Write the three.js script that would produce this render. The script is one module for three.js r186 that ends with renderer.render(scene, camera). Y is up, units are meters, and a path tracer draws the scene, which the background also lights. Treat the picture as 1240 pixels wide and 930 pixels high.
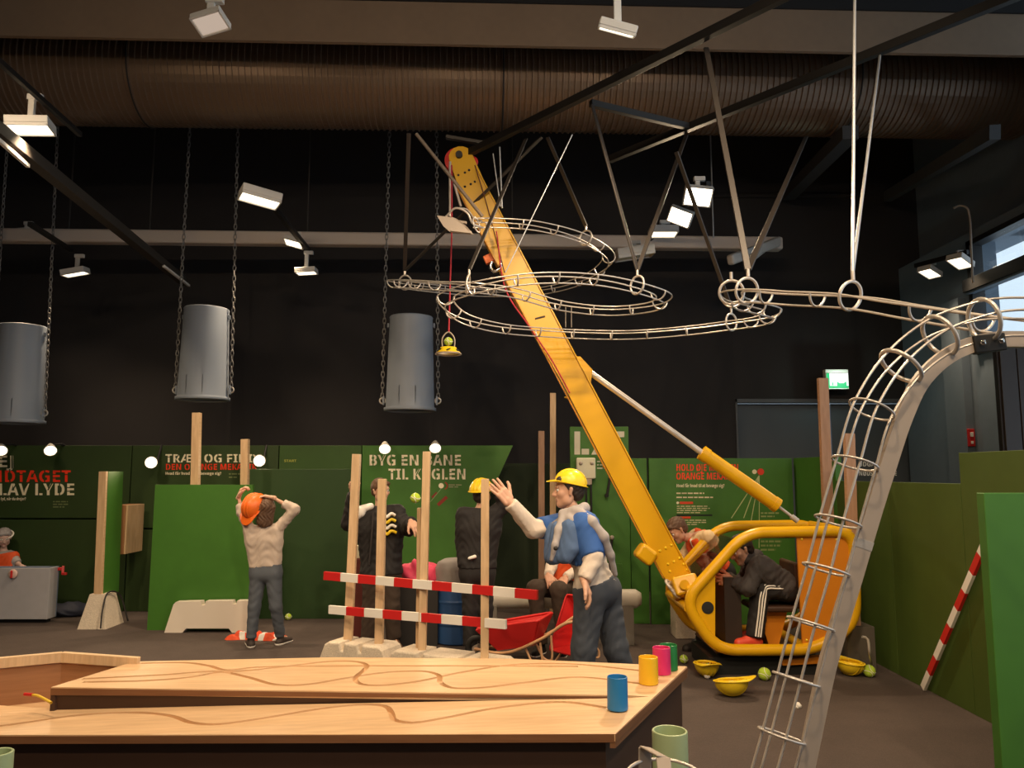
import * as THREE from 'three';
import { mergeGeometries } from 'three/addons/utils/BufferGeometryUtils.js';
import { RoundedBoxGeometry } from 'three/addons/geometries/RoundedBoxGeometry.js';
import { RectAreaLightUniformsLib } from 'three/addons/lights/RectAreaLightUniformsLib.js';
import { Brush, Evaluator, SUBTRACTION } from 'three-bvh-csg';

// ---------------------------------------------------------------- camera, sky, exposure
const F = 940, CX = 620, CY = 465, EYE = 1.55, PITCH = 6.5 * Math.PI / 180;
const scene = new THREE.Scene();
const camera = new THREE.PerspectiveCamera(2 * Math.atan(CY / F) * 180 / Math.PI, 1240 / 930, 0.05, 60);
camera.position.set(0, EYE, 0);
camera.rotation.x = PITCH;
scene.add(camera);
const renderer = new THREE.WebGLRenderer({ antialias: true });
renderer.toneMapping = THREE.LinearToneMapping;
renderer.toneMappingExposure = 1.0;
renderer.shadowMap.enabled = true;
RectAreaLightUniformsLib.init();
scene.background = new THREE.Color().setRGB(0.80, 1.0, 1.16);      // overcast sky outside the window
const WARM = new THREE.Color().setRGB(1, 0.74, 0.47);
const LAMP_POWER = 0.72;                                             // scales every flood lamp

// ---------------------------------------------------------------- measuring helpers
const V = (x, y, z) => new THREE.Vector3(x, y, z);
const cosP = Math.cos(PITCH), sinP = Math.sin(PITCH);
function dirOf(px, py) {
  const u = (px - CX) / F, v = (CY - py) / F;
  return V(u, v * cosP + sinP, v * sinP - cosP);
}
const at = (px, py, D) => { const d = dirOf(px, py); return d.multiplyScalar(D / -d.z).add(V(0, EYE, 0)); };        // on the plane z = -D
const gnd = (px, py, h = 0) => { const d = dirOf(px, py); return d.multiplyScalar((h - EYE) / d.y).add(V(0, EYE, 0)); }; // on the plane y = h
const side = (px, py, x) => { const d = dirOf(px, py); return d.multiplyScalar(x / d.x).add(V(0, EYE, 0)); };         // on the plane x
let seed = 12345;
const rnd = () => { seed = (seed * 1664525 + 1013904223) >>> 0; return seed / 4294967296; };
const lerp = (a, b, t) => a + (b - a) * t;
const mix = (a, b, t) => a.clone().lerp(b, t);

// ---------------------------------------------------------------- scene graph helpers
const used = new Map(), originOf = new WeakMap();
function numbered(n) { const k = used.get(n) || 0; used.set(n, k + 1); return k ? n + '_' + String(k).padStart(3, '0') : n; }
function thing(name, label, category, origin, group) {
  const o = new THREE.Group(); o.name = numbered(name); o.position.copy(origin); scene.add(o);
  o.userData = { label, category }; if (group) o.userData.group = group;
  originOf.set(o, origin.clone()); return o;
}
function part(parent, name, geo, material, label) {                  // geo is in world metres
  const list = (Array.isArray(geo) ? geo : [geo]).map(plain);
  const g = list.length > 1 ? mergeGeometries(list) : list[0];
  const o = originOf.get(parent) || V(0, 0, 0);
  g.translate(-o.x, -o.y, -o.z);
  const m = new THREE.Mesh(g, material); m.name = name; m.castShadow = m.receiveShadow = true;
  if (label) m.userData.label = label;
  parent.add(m); originOf.set(m, o); return m;
}
function single(name, label, category, geo, material, group) {       // a thing that is one mesh, with its origin at its base
  const list = (Array.isArray(geo) ? geo : [geo]).map(plain);
  const g = list.length > 1 ? mergeGeometries(list) : list[0];
  g.computeBoundingBox(); const b = g.boundingBox;
  const o = V((b.min.x + b.max.x) / 2, b.min.y, (b.min.z + b.max.z) / 2);
  g.translate(-o.x, -o.y, -o.z);
  const m = new THREE.Mesh(g, material); m.name = numbered(name); m.position.copy(o); m.castShadow = m.receiveShadow = true;
  m.userData = { label, category }; if (group) m.userData.group = group;
  scene.add(m); originOf.set(m, o); return m;
}
function struct(name, geo, material, label) {
  const list = (Array.isArray(geo) ? geo : [geo]).map(plain);
  const m = new THREE.Mesh(list.length > 1 ? mergeGeometries(list) : list[0], material);
  m.name = name; m.userData.kind = 'structure'; if (label) m.userData.label = label;
  m.castShadow = m.receiveShadow = true; scene.add(m); return m;
}
function clone(src, pos, label, rotY) {
  const c = src.clone(); c.userData = { ...src.userData, label };
  c.name = numbered(src.name.replace(/_\d{3}$/, '')); c.position.copy(pos);
  if (rotY !== undefined) c.rotation.y = rotY;
  scene.add(c); return c;
}

// ---------------------------------------------------------------- geometry helpers
function plain(g) {                                                  // non-indexed position, normal, uv
  let q = g.index ? g.toNonIndexed() : g;
  if (!q.attributes.normal) q.computeVertexNormals();
  for (const k of Object.keys(q.attributes)) if (!['position', 'normal', 'uv'].includes(k)) q.deleteAttribute(k);
  q.clearGroups();
  return q.attributes.uv ? q : boxUV(q);
}
function boxUV(g) {                                                  // uv in metres from the largest normal axis
  if (g.index) g = g.toNonIndexed();
  const p = g.attributes.position, n = g.attributes.normal, uv = new Float32Array(p.count * 2);
  for (let i = 0; i < p.count; i++) {
    const ax = Math.abs(n.getX(i)), ay = Math.abs(n.getY(i)), az = Math.abs(n.getZ(i));
    if (ay >= ax && ay >= az) { uv[2 * i] = p.getX(i); uv[2 * i + 1] = p.getZ(i); }
    else if (ax >= az) { uv[2 * i] = p.getZ(i); uv[2 * i + 1] = p.getY(i); }
    else { uv[2 * i] = p.getX(i); uv[2 * i + 1] = p.getY(i); }
  }
  g.setAttribute('uv', new THREE.BufferAttribute(uv, 2)); return g;
}
function bx(w, h, d, c, rotY = 0, r = 0.004) {
  const g = new RoundedBoxGeometry(w, h, d, 1, Math.min(r, w * 0.49, h * 0.49, d * 0.49));
  if (rotY) g.rotateY(rotY);
  g.translate(c.x, c.y, c.z); return boxUV(plain(g));
}
function bx2(a, b, r = 0.004) {                                      // box between two corners
  return bx(Math.abs(b.x - a.x), Math.abs(b.y - a.y), Math.abs(b.z - a.z), mix(a, b, 0.5), 0, r);
}
function frameTo(g, a, b, up = V(0, 1, 0)) {                         // local z axis from a to b, placed at the middle
  const z = b.clone().sub(a).normalize();
  let x = up.clone().cross(z); if (x.lengthSq() < 1e-6) x = V(1, 0, 0).cross(z); x.normalize();
  const y = z.clone().cross(x);
  g.applyMatrix4(new THREE.Matrix4().makeBasis(x, y, z).setPosition(mix(a, b, 0.5))); return g;
}
function bar(a, b, w, h, up, r = 0.003) {                            // rectangular bar, uv along its length
  const L = a.distanceTo(b), g = boxUV(plain(new RoundedBoxGeometry(w, h, L, 1, Math.min(r, w * 0.49, h * 0.49))));
  return frameTo(g, a, b, up);
}
function rod(a, b, r0, r1 = r0, seg = 12) {
  const L = a.distanceTo(b), g = new THREE.CylinderGeometry(r1, r0, L, seg); g.rotateX(Math.PI / 2);
  return frameTo(plain(g), a, b);
}
class Poly extends THREE.Curve {
  constructor(pts, closed = false) { super(); this.c = new THREE.CatmullRomCurve3(pts, closed, 'centripetal'); }
  getPoint(t, o = V(0, 0, 0)) { return this.c.getPoint(t, o); }
}
function tube(pts, r, segs = 40, rad = 8, closed = false) {
  return plain(new THREE.TubeGeometry(new THREE.CatmullRomCurve3(pts, closed, 'centripetal'), segs, r, rad, closed));
}
function bent(pts, r, bend, rad = 12, closed = false) {              // straight tube with rounded corners
  const path = [], n = pts.length;
  for (let i = 0; i < n; i++) {
    const p = pts[i];
    if (!closed && (i === 0 || i === n - 1)) { path.push(p.clone()); continue; }
    const a = pts[(i + n - 1) % n], b = pts[(i + 1) % n];
    const da = Math.min(bend, a.distanceTo(p) * 0.45), db = Math.min(bend, b.distanceTo(p) * 0.45);
    const s = mix(p, a, da / a.distanceTo(p)), e = mix(p, b, db / b.distanceTo(p));
    for (let k = 0; k <= 8; k++) { const t = k / 8; path.push(mix(mix(s, p, t), mix(p, e, t), t)); }
  }
  return sweep(path, circle(r, rad), closed);
}
const circle = (r, n) => Array.from({ length: n }, (_, i) => [r * Math.cos(i / n * 2 * Math.PI), r * Math.sin(i / n * 2 * Math.PI)]);
function sweep(path, prof, closed = false, up0) {                    // profile [x, y] carried along a polyline
  const n = path.length, m = prof.length, T = [], pos = [], uv = [], idx = [];
  for (let i = 0; i < n; i++) {
    const a = path[closed ? (i + n - 1) % n : Math.max(i - 1, 0)], b = path[closed ? (i + 1) % n : Math.min(i + 1, n - 1)];
    T.push(b.clone().sub(a).normalize());
  }
  let up = (up0 || (Math.abs(T[0].y) < 0.9 ? V(0, 1, 0) : V(0, 0, 1))).clone(), len = 0;
  for (let i = 0; i < n + (closed ? 1 : 0); i++) {
    const k = i % n, t = T[k];
    const x = up.clone().cross(t).normalize(), y = t.clone().cross(x).normalize();
    if (!up0) up = y;
    if (i) len += path[k].distanceTo(path[(i - 1) % n]);
    for (let j = 0; j <= m; j++) {
      const [u, v] = prof[j % m];
      pos.push(path[k].x + x.x * u + y.x * v, path[k].y + x.y * u + y.y * v, path[k].z + x.z * u + y.z * v);
      uv.push(j / m * 0.1, len);
    }
  }
  const rows = n + (closed ? 1 : 0), w = m + 1;
  for (let i = 0; i < rows - 1; i++) for (let j = 0; j < m; j++) {
    const a = i * w + j; idx.push(a, a + 1, a + w, a + 1, a + w + 1, a + w);
  }
  if (!closed) for (const [row, flip] of [[0, 1], [rows - 1, 0]]) {
    const base = pos.length / 3;
    for (let j = 0; j < m; j++) { const q = (row * w + j) * 3; pos.push(pos[q], pos[q + 1], pos[q + 2]); uv.push(0, 0); }
    for (let j = 1; j < m - 1; j++) flip ? idx.push(base, base + j + 1, base + j) : idx.push(base, base + j, base + j + 1);
  }
  const g = new THREE.BufferGeometry();
  g.setAttribute('position', new THREE.Float32BufferAttribute(pos, 3));
  g.setAttribute('uv', new THREE.Float32BufferAttribute(uv, 2)); g.setIndex(idx);
  g.computeVertexNormals();
  return plain(g);
}
function sweepFlat(path, prof, up0) {                                // as sweep, with hard edges along the profile
  const g = sweep(path, prof, false, up0); g.computeVertexNormals(); return g;
}
function ring(c, normal, R, r, arc = Math.PI * 2, up = V(0, 1, 0), seg = 28, start = 0) {
  const g = new THREE.TorusGeometry(R, r, 8, seg, arc); if (start) g.rotateZ(start);
  const z = normal.clone().normalize(); let x = up.clone().cross(z); if (x.lengthSq() < 1e-6) x = V(1, 0, 0); x.normalize();
  g.applyMatrix4(new THREE.Matrix4().makeBasis(x, z.clone().cross(x), z).setPosition(c)); return plain(g);
}
function lathe(prof, c, seg = 32, axis) {
  const g = new THREE.LatheGeometry(prof.map(([x, y]) => new THREE.Vector2(x, y)), seg);
  if (axis) g.applyQuaternion(new THREE.Quaternion().setFromUnitVectors(V(0, 1, 0), axis.clone().normalize()));
  g.translate(c.x, c.y, c.z); return plain(g);
}
function ball(c, r, ws = 20, hs = 14) { const g = new THREE.SphereGeometry(r, ws, hs); g.translate(c.x, c.y, c.z); return plain(g); }
function prism(pts, v) {                                             // flat polygon pushed along v
  const n = V(0, 0, 0);
  pts.forEach((p, i) => { const q = pts[(i + 1) % pts.length]; n.add(V((p.y - q.y) * (p.z + q.z), (p.z - q.z) * (p.x + q.x), (p.x - q.x) * (p.y + q.y))); });
  n.normalize();
  if (n.dot(v) > 0) { pts = pts.slice().reverse(); n.negate(); }
  const ux = pts[1].clone().sub(pts[0]).normalize(), uy = n.clone().cross(ux);
  const flat = pts.map((p) => new THREE.Vector2(p.clone().sub(pts[0]).dot(ux), p.clone().sub(pts[0]).dot(uy)));
  const tri = THREE.ShapeUtils.triangulateShape(flat, []), pos = [];
  const put = (...a) => a.forEach((p) => pos.push(p.x, p.y, p.z));
  const far = pts.map((p) => p.clone().add(v));
  for (const [a, b, c] of tri) { put(pts[a], pts[b], pts[c]); put(far[a], far[c], far[b]); }
  pts.forEach((p, i) => { const j = (i + 1) % pts.length; put(p, far[i], far[j], p, far[j], pts[j]); });
  const g = new THREE.BufferGeometry(); g.setAttribute('position', new THREE.Float32BufferAttribute(pos, 3));
  g.computeVertexNormals(); return boxUV(g);
}
const moved = (g, x, y, z) => { g.translate(x, y, z); return g; };

// ---------------------------------------------------------------- materials
const noiseGrid = (n, s) => { let q = s; const r = () => { q = (q * 1664525 + 1013904223) >>> 0; return q / 4294967296; }; return Float32Array.from({ length: n * n }, r); };
function valueNoise(n, s) {                                          // periodic value noise on [0, 1)
  const g = noiseGrid(n, s), sm = (t) => t * t * (3 - 2 * t);
  return (u, v) => {
    u = ((u % 1) + 1) % 1 * n; v = ((v % 1) + 1) % 1 * n;
    const i = Math.floor(u) % n, j = Math.floor(v) % n, a = sm(u - Math.floor(u)), b = sm(v - Math.floor(v)), i2 = (i + 1) % n, j2 = (j + 1) % n;
    return lerp(lerp(g[j * n + i], g[j * n + i2], a), lerp(g[j2 * n + i], g[j2 * n + i2], a), b);
  };
}
function texture(w, h, fn, srgb = false, rx = 1, ry = 1) {
  const d = new Uint8Array(w * h * 4);
  for (let j = 0; j < h; j++) for (let i = 0; i < w; i++) {
    const c = fn(i / w, j / h), q = 4 * (j * w + i);
    d[q] = Math.min(255, c[0] * 255); d[q + 1] = Math.min(255, c[1] * 255); d[q + 2] = Math.min(255, c[2] * 255); d[q + 3] = 255;
  }
  const t = new THREE.DataTexture(d, w, h); t.magFilter = THREE.LinearFilter; t.wrapS = t.wrapT = THREE.RepeatWrapping;
  if (srgb) t.colorSpace = THREE.SRGBColorSpace; t.repeat.set(rx, ry); t.needsUpdate = true; return t;
}
const nA = valueNoise(7, 3), nB = valueNoise(31, 5), nC = valueNoise(96, 9), nD = valueNoise(200, 21);
const lin = (r, g, b) => new THREE.Color().setRGB(r, g, b);
function mat(r, g, b, rough = 0.6, metal = 0, extra = {}) { return new THREE.MeshStandardMaterial({ color: lin(r, g, b), roughness: rough, metalness: metal, ...extra }); }
const grainTex = (vert, s, warm) => texture(256, 256, (u, v) => {
  if (!vert) [u, v] = [v, u];
  const a = nA(u + 0.12 * nA(v, u), v), l = nC(u, v), k = nB(u + s, v);
  const q = 0.80 + 0.13 * a + 0.10 * (l - 0.5) + 0.12 * (k - 0.5);
  return [q, q * (0.97 - 0.05 * (1 - k)), q * (0.93 - 0.1 * (1 - k) - warm)];
}, false, 2.2, 0.22);
const GV = grainTex(true, 0.1, 0.02), GH = grainTex(false, 0.4, 0.02); GH.repeat.set(0.22, 2.2);
const speck = texture(256, 256, (u, v) => { const q = 0.72 + 0.35 * nD(u, v) * (0.6 + 0.4 * nC(v, u)) + 0.12 * (nA(u, v) - 0.5); return [q, q, q]; }, false, 1.3, 1.3);
const bumpTex = texture(256, 256, (u, v) => { const q = 0.5 * nD(u, v) + 0.3 * nC(u, v) + 0.2 * nB(u, v); return [q, q, q]; }, false, 2, 2);
const smudge = texture(128, 128, (u, v) => { const q = 0.86 + 0.14 * (0.6 * nA(u, v) + 0.4 * nB(u, v)); return [q, q, q]; }, false, 0.7, 0.7);
const M = {
  carpet: mat(0.080, 0.058, 0.050, 0.95, 0, { map: speck, bumpMap: bumpTex, bumpScale: 0.004 }),
  black: mat(0.027, 0.0235, 0.0245, 0.85, 0, { map: smudge }),
  ceiling: mat(0.012, 0.011, 0.0115, 0.95),
  soffit: mat(0.23, 0.155, 0.10, 0.8, 0, { map: smudge }),
  duct: mat(0.21, 0.145, 0.10, 0.38, 0.45),
  blueGrey: mat(0.17, 0.22, 0.28, 0.7, 0, { map: smudge }),
  door: mat(0.075, 0.09, 0.11, 0.55),
  frameBlack: mat(0.012, 0.012, 0.013, 0.5),
  halfShadedGreen: mat(0.042, 0.105, 0.017, 0.6, 0, { map: smudge }),  // board green, partly dimmed in colour for weaker light
  shadedWallGreen: mat(0.032, 0.065, 0.014, 0.6, 0, { map: smudge }),  // board green, darkened in colour for the poorly lit left wall
  green: mat(0.055, 0.185, 0.020, 0.55, 0, { map: smudge }),
  shadedGreen: mat(0.018, 0.055, 0.010, 0.6, 0, { map: smudge }),  // board green with deep shade put into the colour
  olive: mat(0.060, 0.105, 0.012, 0.6, 0, { map: smudge }),
  post: mat(0.70, 0.50, 0.31, 0.6, 0, { map: GV }),
  pine: mat(0.76, 0.56, 0.36, 0.55, 0, { map: GV }),
  ply: mat(0.82, 0.575, 0.355, 0.42, 0, { map: GH }),
  plyEdge: mat(0.24, 0.11, 0.05, 0.6, 0, { map: GH }),
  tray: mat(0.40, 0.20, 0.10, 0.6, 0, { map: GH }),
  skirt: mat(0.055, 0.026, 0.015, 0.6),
  concrete: mat(0.76, 0.66, 0.53, 0.9, 0, { map: speck, bumpMap: bumpTex, bumpScale: 0.004 }),
  white: mat(0.88, 0.84, 0.78, 0.5),
  cream: mat(0.72, 0.70, 0.52, 0.5),
  red: mat(0.62, 0.02, 0.02, 0.45),
  orange: mat(0.85, 0.16, 0.015, 0.4),
  yellow: mat(0.73, 0.395, 0.006, 0.3),
  yellowDeep: mat(0.62, 0.24, 0.006, 0.4),
  hat: mat(0.88, 0.62, 0.02, 0.3),
  tennis: mat(0.52, 0.72, 0.06, 0.9, 0, { bumpMap: bumpTex, bumpScale: 0.003 }),
  steel: mat(0.66, 0.61, 0.56, 0.3, 0.45),
  chrome: mat(0.85, 0.84, 0.82, 0.12, 1),
  brushed: mat(0.43, 0.36, 0.30, 0.55, 0.15),
  zinc: mat(0.33, 0.38, 0.46, 0.5, 0, { map: smudge }),
  chain: mat(0.26, 0.25, 0.24, 0.5, 0.7),
  rail: mat(0.009, 0.008, 0.008, 0.5),
  hanger: mat(0.045, 0.038, 0.034, 0.45, 0.2),
  cable: mat(0.5, 0.52, 0.55, 0.4, 0.6),
  dark: mat(0.018, 0.016, 0.016, 0.6),
  rubber: mat(0.012, 0.012, 0.012, 0.7),
  lampBody: mat(0.62, 0.60, 0.57, 0.5),
  barrel: mat(0.03, 0.09, 0.25, 0.4),
  box: mat(0.46, 0.46, 0.50, 0.6, 0, { map: smudge }),
  orangePlate: mat(0.66, 0.22, 0.01, 0.45),
  rope: mat(0.50, 0.03, 0.05, 0.7),
};
const glow = (r, g, b, k) => new THREE.MeshStandardMaterial({ color: 0x111111, emissive: lin(r, g, b), emissiveIntensity: k, roughness: 0.5 });
M.lens = glow(1, 0.86, 0.62, 3.2);
M.bulb = glow(1, 0.84, 0.6, 4.5);

// ---------------------------------------------------------------- the hall
struct('floor', bx(15, 0.2, 16.5, V(-1.2, -0.1, -3.2), 0, 0.001), M.carpet);
struct('ceiling', bx(14.7, 0.2, 16.5, V(-1.4, 6.9, -3.2), 0, 0.001), M.ceiling);
struct('wall_left', bx(0.2, 6.8, 16.5, V(-8.6, 3.4, -3.2), 0, 0.001), M.black);
struct('wall_front', [bx2(V(-8.7, 0, 4.85), V(1.6, 6.8, 5.05), 0.001), bx2(V(5.2, 0, 4.85), V(5.9, 6.8, 5.05), 0.001), bx2(V(1.6, 0, 4.85), V(5.2, 2.4, 5.05), 0.001), bx2(V(1.6, 5.6, 4.85), V(5.2, 6.8, 5.05), 0.001)], M.black);
{ // unseen high window behind the viewer, added for more daylight
  const w = new THREE.Group(); w.name = 'added_window_3'; w.userData.kind = 'structure'; scene.add(w);
  for (const x of [1.64, 3.4, 5.16]) part(w, 'mullion', bx2(V(x - 0.04, 2.4, 4.9), V(x + 0.04, 5.6, 5.0)), M.frameBlack);
  for (const x of [1.7, 3.46]) part(w, 'pane', bx2(V(x, 2.4, 4.94), V(x + 1.66, 5.6, 4.946), 0.001), new THREE.MeshPhysicalMaterial({ color: 0xffffff, transmission: 1, thickness: 0, roughness: 0.02, ior: 1.5 }));
}
const ZB = 10.4, XR = 5.3;
{ // back wall with a doorway cut out for the double door
  const a = at(890, 483, ZB), b = at(1143, 483, ZB), H = a.y;
  struct('wall_back', [bx2(V(-8.6, 0, -ZB), V(a.x, 6.8, -ZB - 0.25), 0.001), bx2(V(a.x, H, -ZB), V(b.x, 6.8, -ZB - 0.25), 0.001), bx2(V(b.x, 0, -ZB), V(XR + 0.3, 6.8, -ZB - 0.25), 0.001), bx2(V(XR + 0.3, 4.2, -ZB), V(XR + 0.6, 6.8, -ZB - 0.25), 0.001)], M.black);
  struct('trim_1', bx2(V(2.6, at(1000, 236, ZB).y - 0.05, -ZB + 0.06), V(4.9, at(1000, 236, ZB).y, -ZB), 0.01), M.black);
  const xm = at(1010, 500, ZB).x, xr = at(1126, 500, ZB).x;
  const d = new THREE.Group(); d.name = 'door_1'; d.userData.kind = 'structure'; d.userData.label = 'dark double door with white emergency exit lettering'; scene.add(d);
  part(d, 'door_leaf', bx2(V(a.x + 0.03, 0, -ZB - 0.12), V(xm - 0.008, H - 0.06, -ZB - 0.17)), M.door);
  const leaf = part(d, 'door_leaf', bx2(V(xm + 0.008, 0, -ZB - 0.12), V(xr, H - 0.06, -ZB - 0.17)), M.door);
  part(d, 'door_frame', [bx2(V(a.x, 0, -ZB + 0.01), V(a.x + 0.03, H, -ZB - 0.25)), bx2(V(b.x - 0.02, 0, -ZB + 0.03), V(b.x, H, -ZB - 0.25)), bx2(V(a.x, H - 0.05, -ZB + 0.01), V(b.x, H, -ZB - 0.25))], mat(0.10, 0.105, 0.115, 0.5));
  part(d, 'door_reveal', bx2(V(xr, 0, -ZB - 0.20), V(b.x - 0.02, H - 0.05, -ZB - 0.25)), M.rubber);
  part(leaf, 'lettering', textSheet(['UDGANG        ', 'NØDSTILFÆLDE'], at(1052, 556, ZB - 0.2), at(1101, 579, ZB - 0.2), -ZB - 0.116, ['#ffffff', '#ffffff'], 'center'), textMat());
}
// lettering: a thin sheet whose print is a canvas texture with clear background
var lastText;
function textMat() { return new THREE.MeshStandardMaterial({ map: lastText, transparent: true, alphaTest: 0.35, roughness: 0.6, color: 0xffffff }); }
function textSheet(lines, p0, p1, z, colors, align) {
  const w = Math.abs(p1.x - p0.x), h = Math.abs(p0.y - p1.y), S = 512 / Math.max(w, h);
  const c = document.createElement('canvas'); c.width = Math.ceil(w * S); c.height = Math.ceil(h * S);
  const x = c.getContext('2d'); x.clearRect(0, 0, c.width, c.height);
  lines.forEach((t, i) => {
    const lh = c.height / lines.length; x.fillStyle = colors[i]; x.font = 'bold ' + Math.floor(lh * 0.7) + 'px sans-serif'; x.textBaseline = 'middle';
    const m = Math.min(c.width, x.measureText(t).width);
    x.fillText(t, c.width - m, lh * (i + 0.5), c.width);
  });
  lastText = new THREE.CanvasTexture(c); lastText.colorSpace = THREE.SRGBColorSpace;
  const g = new THREE.PlaneGeometry(w, h); g.translate((p0.x + p1.x) / 2, (p0.y + p1.y) / 2, z); return g;
}
{ // outer right wall with the high window band
  const z0 = -8.75, z1 = 3.4, h0 = 2.88, h1 = 4.2, X = XR;
  struct('wall_right', [bx2(V(X, 0, -ZB), V(X + 0.3, h1, z0), 0.001), bx2(V(X, 0, z1), V(X + 0.3, h1, 5), 0.001), bx2(V(X, 0, z0), V(X + 0.3, h0, -7.34), 0.001), bx2(V(X, 2.8, -7.34), V(X + 0.3, h0, z1), 0.001), bx2(V(X, 0, -7.34), V(X + 0.3, 0.3, z1), 0.001), bx2(V(X, h1, -ZB), V(X + 0.45, h1 + 0.12, 5), 0.001), bx2(V(X + 0.3, h1, -ZB), V(X + 0.6, 6.8, -6.6), 0.001), bx2(V(X + 0.3, h1, 3.4), V(X + 0.6, 6.8, 5), 0.001), bx2(V(X + 0.3, 6.7, -6.6), V(X + 0.6, 6.8, 3.4), 0.001)], M.blueGrey);
  const w = new THREE.Group(); w.name = 'window_1'; w.userData.kind = 'structure'; w.userData.label = 'bright high window with a black frame'; scene.add(w);
  part(w, 'window_frame', [bx2(V(X - 0.05, h0, z0), V(X + 0.1, h1, z0 + 0.07)), bx2(V(X - 0.05, h0, z1 - 0.07), V(X + 0.1, h1, z1)), bx2(V(X - 0.05, h1 - 0.06, z0), V(X + 0.1, h1, z1)), bx2(V(X - 0.03, h0, z0), V(X + 0.1, h0 + 0.04, z1))], M.frameBlack);
  part(w, 'transom', bx2(V(X - 0.12, 3.60, z0), V(X + 0.06, 3.74, z1)), M.frameBlack);
  part(w, 'transom_strip', bx2(V(X - 0.10, 3.575, z0), V(X - 0.02, 3.598, z1)), M.blueGrey, 'pale strip under the black transom');
  for (let k = 1; k < 8; k++) { const z = lerp(z0, z1, k / 8); part(w, 'mullion', bx2(V(X - 0.03, h0, z - 0.03), V(X + 0.08, h1, z + 0.03)), M.frameBlack); }
  const pane = new THREE.MeshPhysicalMaterial({ color: 0xffffff, transmission: 1, thickness: 0, roughness: 0.02, ior: 1.5 });
  for (let k = 0; k < 8; k++) for (const [a, b] of [[h0 + 0.04, 3.6], [3.74, h1 - 0.06]])
    part(w, 'pane', bx2(V(X + 0.03, a, lerp(z0, z1, k / 8) + 0.05), V(X + 0.036, b, lerp(z0, z1, (k + 1) / 8) - 0.05), 0.001), pane);
  const w2 = new THREE.Group(); w2.name = 'added_window_2'; w2.userData.kind = 'structure'; scene.add(w2);  // unseen lower windows, added to let in more daylight
  for (const z of [-7.3, -4.6, -1.9, 0.8, 3.4]) part(w2, 'mullion', bx2(V(X - 0.02, 0.3, z - 0.04), V(X + 0.1, 2.8, z + 0.04)), M.frameBlack);
  for (let k = 0; k < 4; k++) part(w2, 'added_upper_pane', bx2(V(X + 0.33, h1 + 0.12, -6.58 + k * 2.5), V(X + 0.336, 6.7, -4.10 + k * 2.5), 0.001), pane);  // unseen clerestory panes, added to light the beam and duct
  for (let k = 0; k < 4; k++) part(w2, 'pane', bx2(V(X + 0.03, 0.3, -7.26 + k * 2.7), V(X + 0.036, 2.8, -4.64 + k * 2.7), 0.001), pane);
  const c0 = at(1162, 400, 8.9), c1 = at(1208, 400, 8.9);
  struct('trim_2', bx2(V(c0.x, 0, -9.3), V(c1.x, 3.58, -8.9), 0.004), M.blueGrey, 'blue grey column at the far right corner');
}
{ // big soffit beam and the ribbed air duct under the ceiling
  const a = at(-80, 62, 6.45), b = at(1330, 67, 6.75), a0 = at(0, 43, 6.5), a1 = at(1240, 67, 6.72);
  const d = a1.clone().sub(a0), p = (t) => a0.clone().addScaledVector(d, t);
  const L = p(-0.5), R = p(1.4);
  struct('trim_3', prism([L, R, R.clone().add(V(0, 0.40, 0)), L.clone().add(V(0, 0.40, 0))], V(0, 0, -0.04)), M.soffit, 'brown painted ceiling beam in front of the duct');
  struct('trim_4', prism([V(L.x, L.y + 0.40, L.z + 0.02), V(R.x, R.y + 0.40, R.z + 0.02), V(R.x, 6.8, R.z + 0.02), V(L.x, 6.8, L.z + 0.02)], V(0, 0, -0.3)), M.ceiling, 'black riser above the brown ceiling beam');
}

// ---------------------------------------------------------------- duct, beams and rails under the ceiling
{
  const L = at(-60, 100, 7.55), R = at(1330, 113, 8.2), A = V(L.x, at(-60, 145, 7.55).y + 0.5, L.z), B = V(R.x, at(1330, 166, 8.2).y + 0.5, R.z);
  const ax = B.clone().sub(A), len = ax.length(), ribs = Math.floor(len / 0.062), prof = [];
  prof.push([0.001, 0]);
  for (let i = 0; i <= ribs; i++) { const y = i / ribs * len; prof.push([0.488, y], [0.488, y + 0.040], [0.503, y + 0.045], [0.503, y + 0.057]); }
  prof.push([0.488, len + 0.062], [0.001, len + 0.062]);
  const g = toFlat(new THREE.LatheGeometry(prof.map(([x, y]) => new THREE.Vector2(x, y)), 40));
  g.applyQuaternion(new THREE.Quaternion().setFromUnitVectors(V(0, 1, 0), ax.clone().normalize())); g.translate(A.x, A.y, A.z);
  const t = thing('air_duct', 'wide ribbed round air duct running across under the ceiling', 'duct', mix(A, B, 0.5));
  part(t, 'ribbed_pipe', g, M.duct);
  for (const k of [0.16, 0.46, 0.76, 0.93]) { const c = A.clone().addScaledVector(ax, k); part(t, 'hanger_strap', [bx(0.03, 6.8 - c.y - 0.5, 0.012, V(c.x, (6.8 + c.y + 0.5) / 2, c.z)), ring(c, ax, 0.51, 0.008, Math.PI * 2, V(0, 1, 0), 40)], M.dark); }
}
function toFlat(g) { const q = g.toNonIndexed(); q.computeVertexNormals(); return plain(q); }
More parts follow.
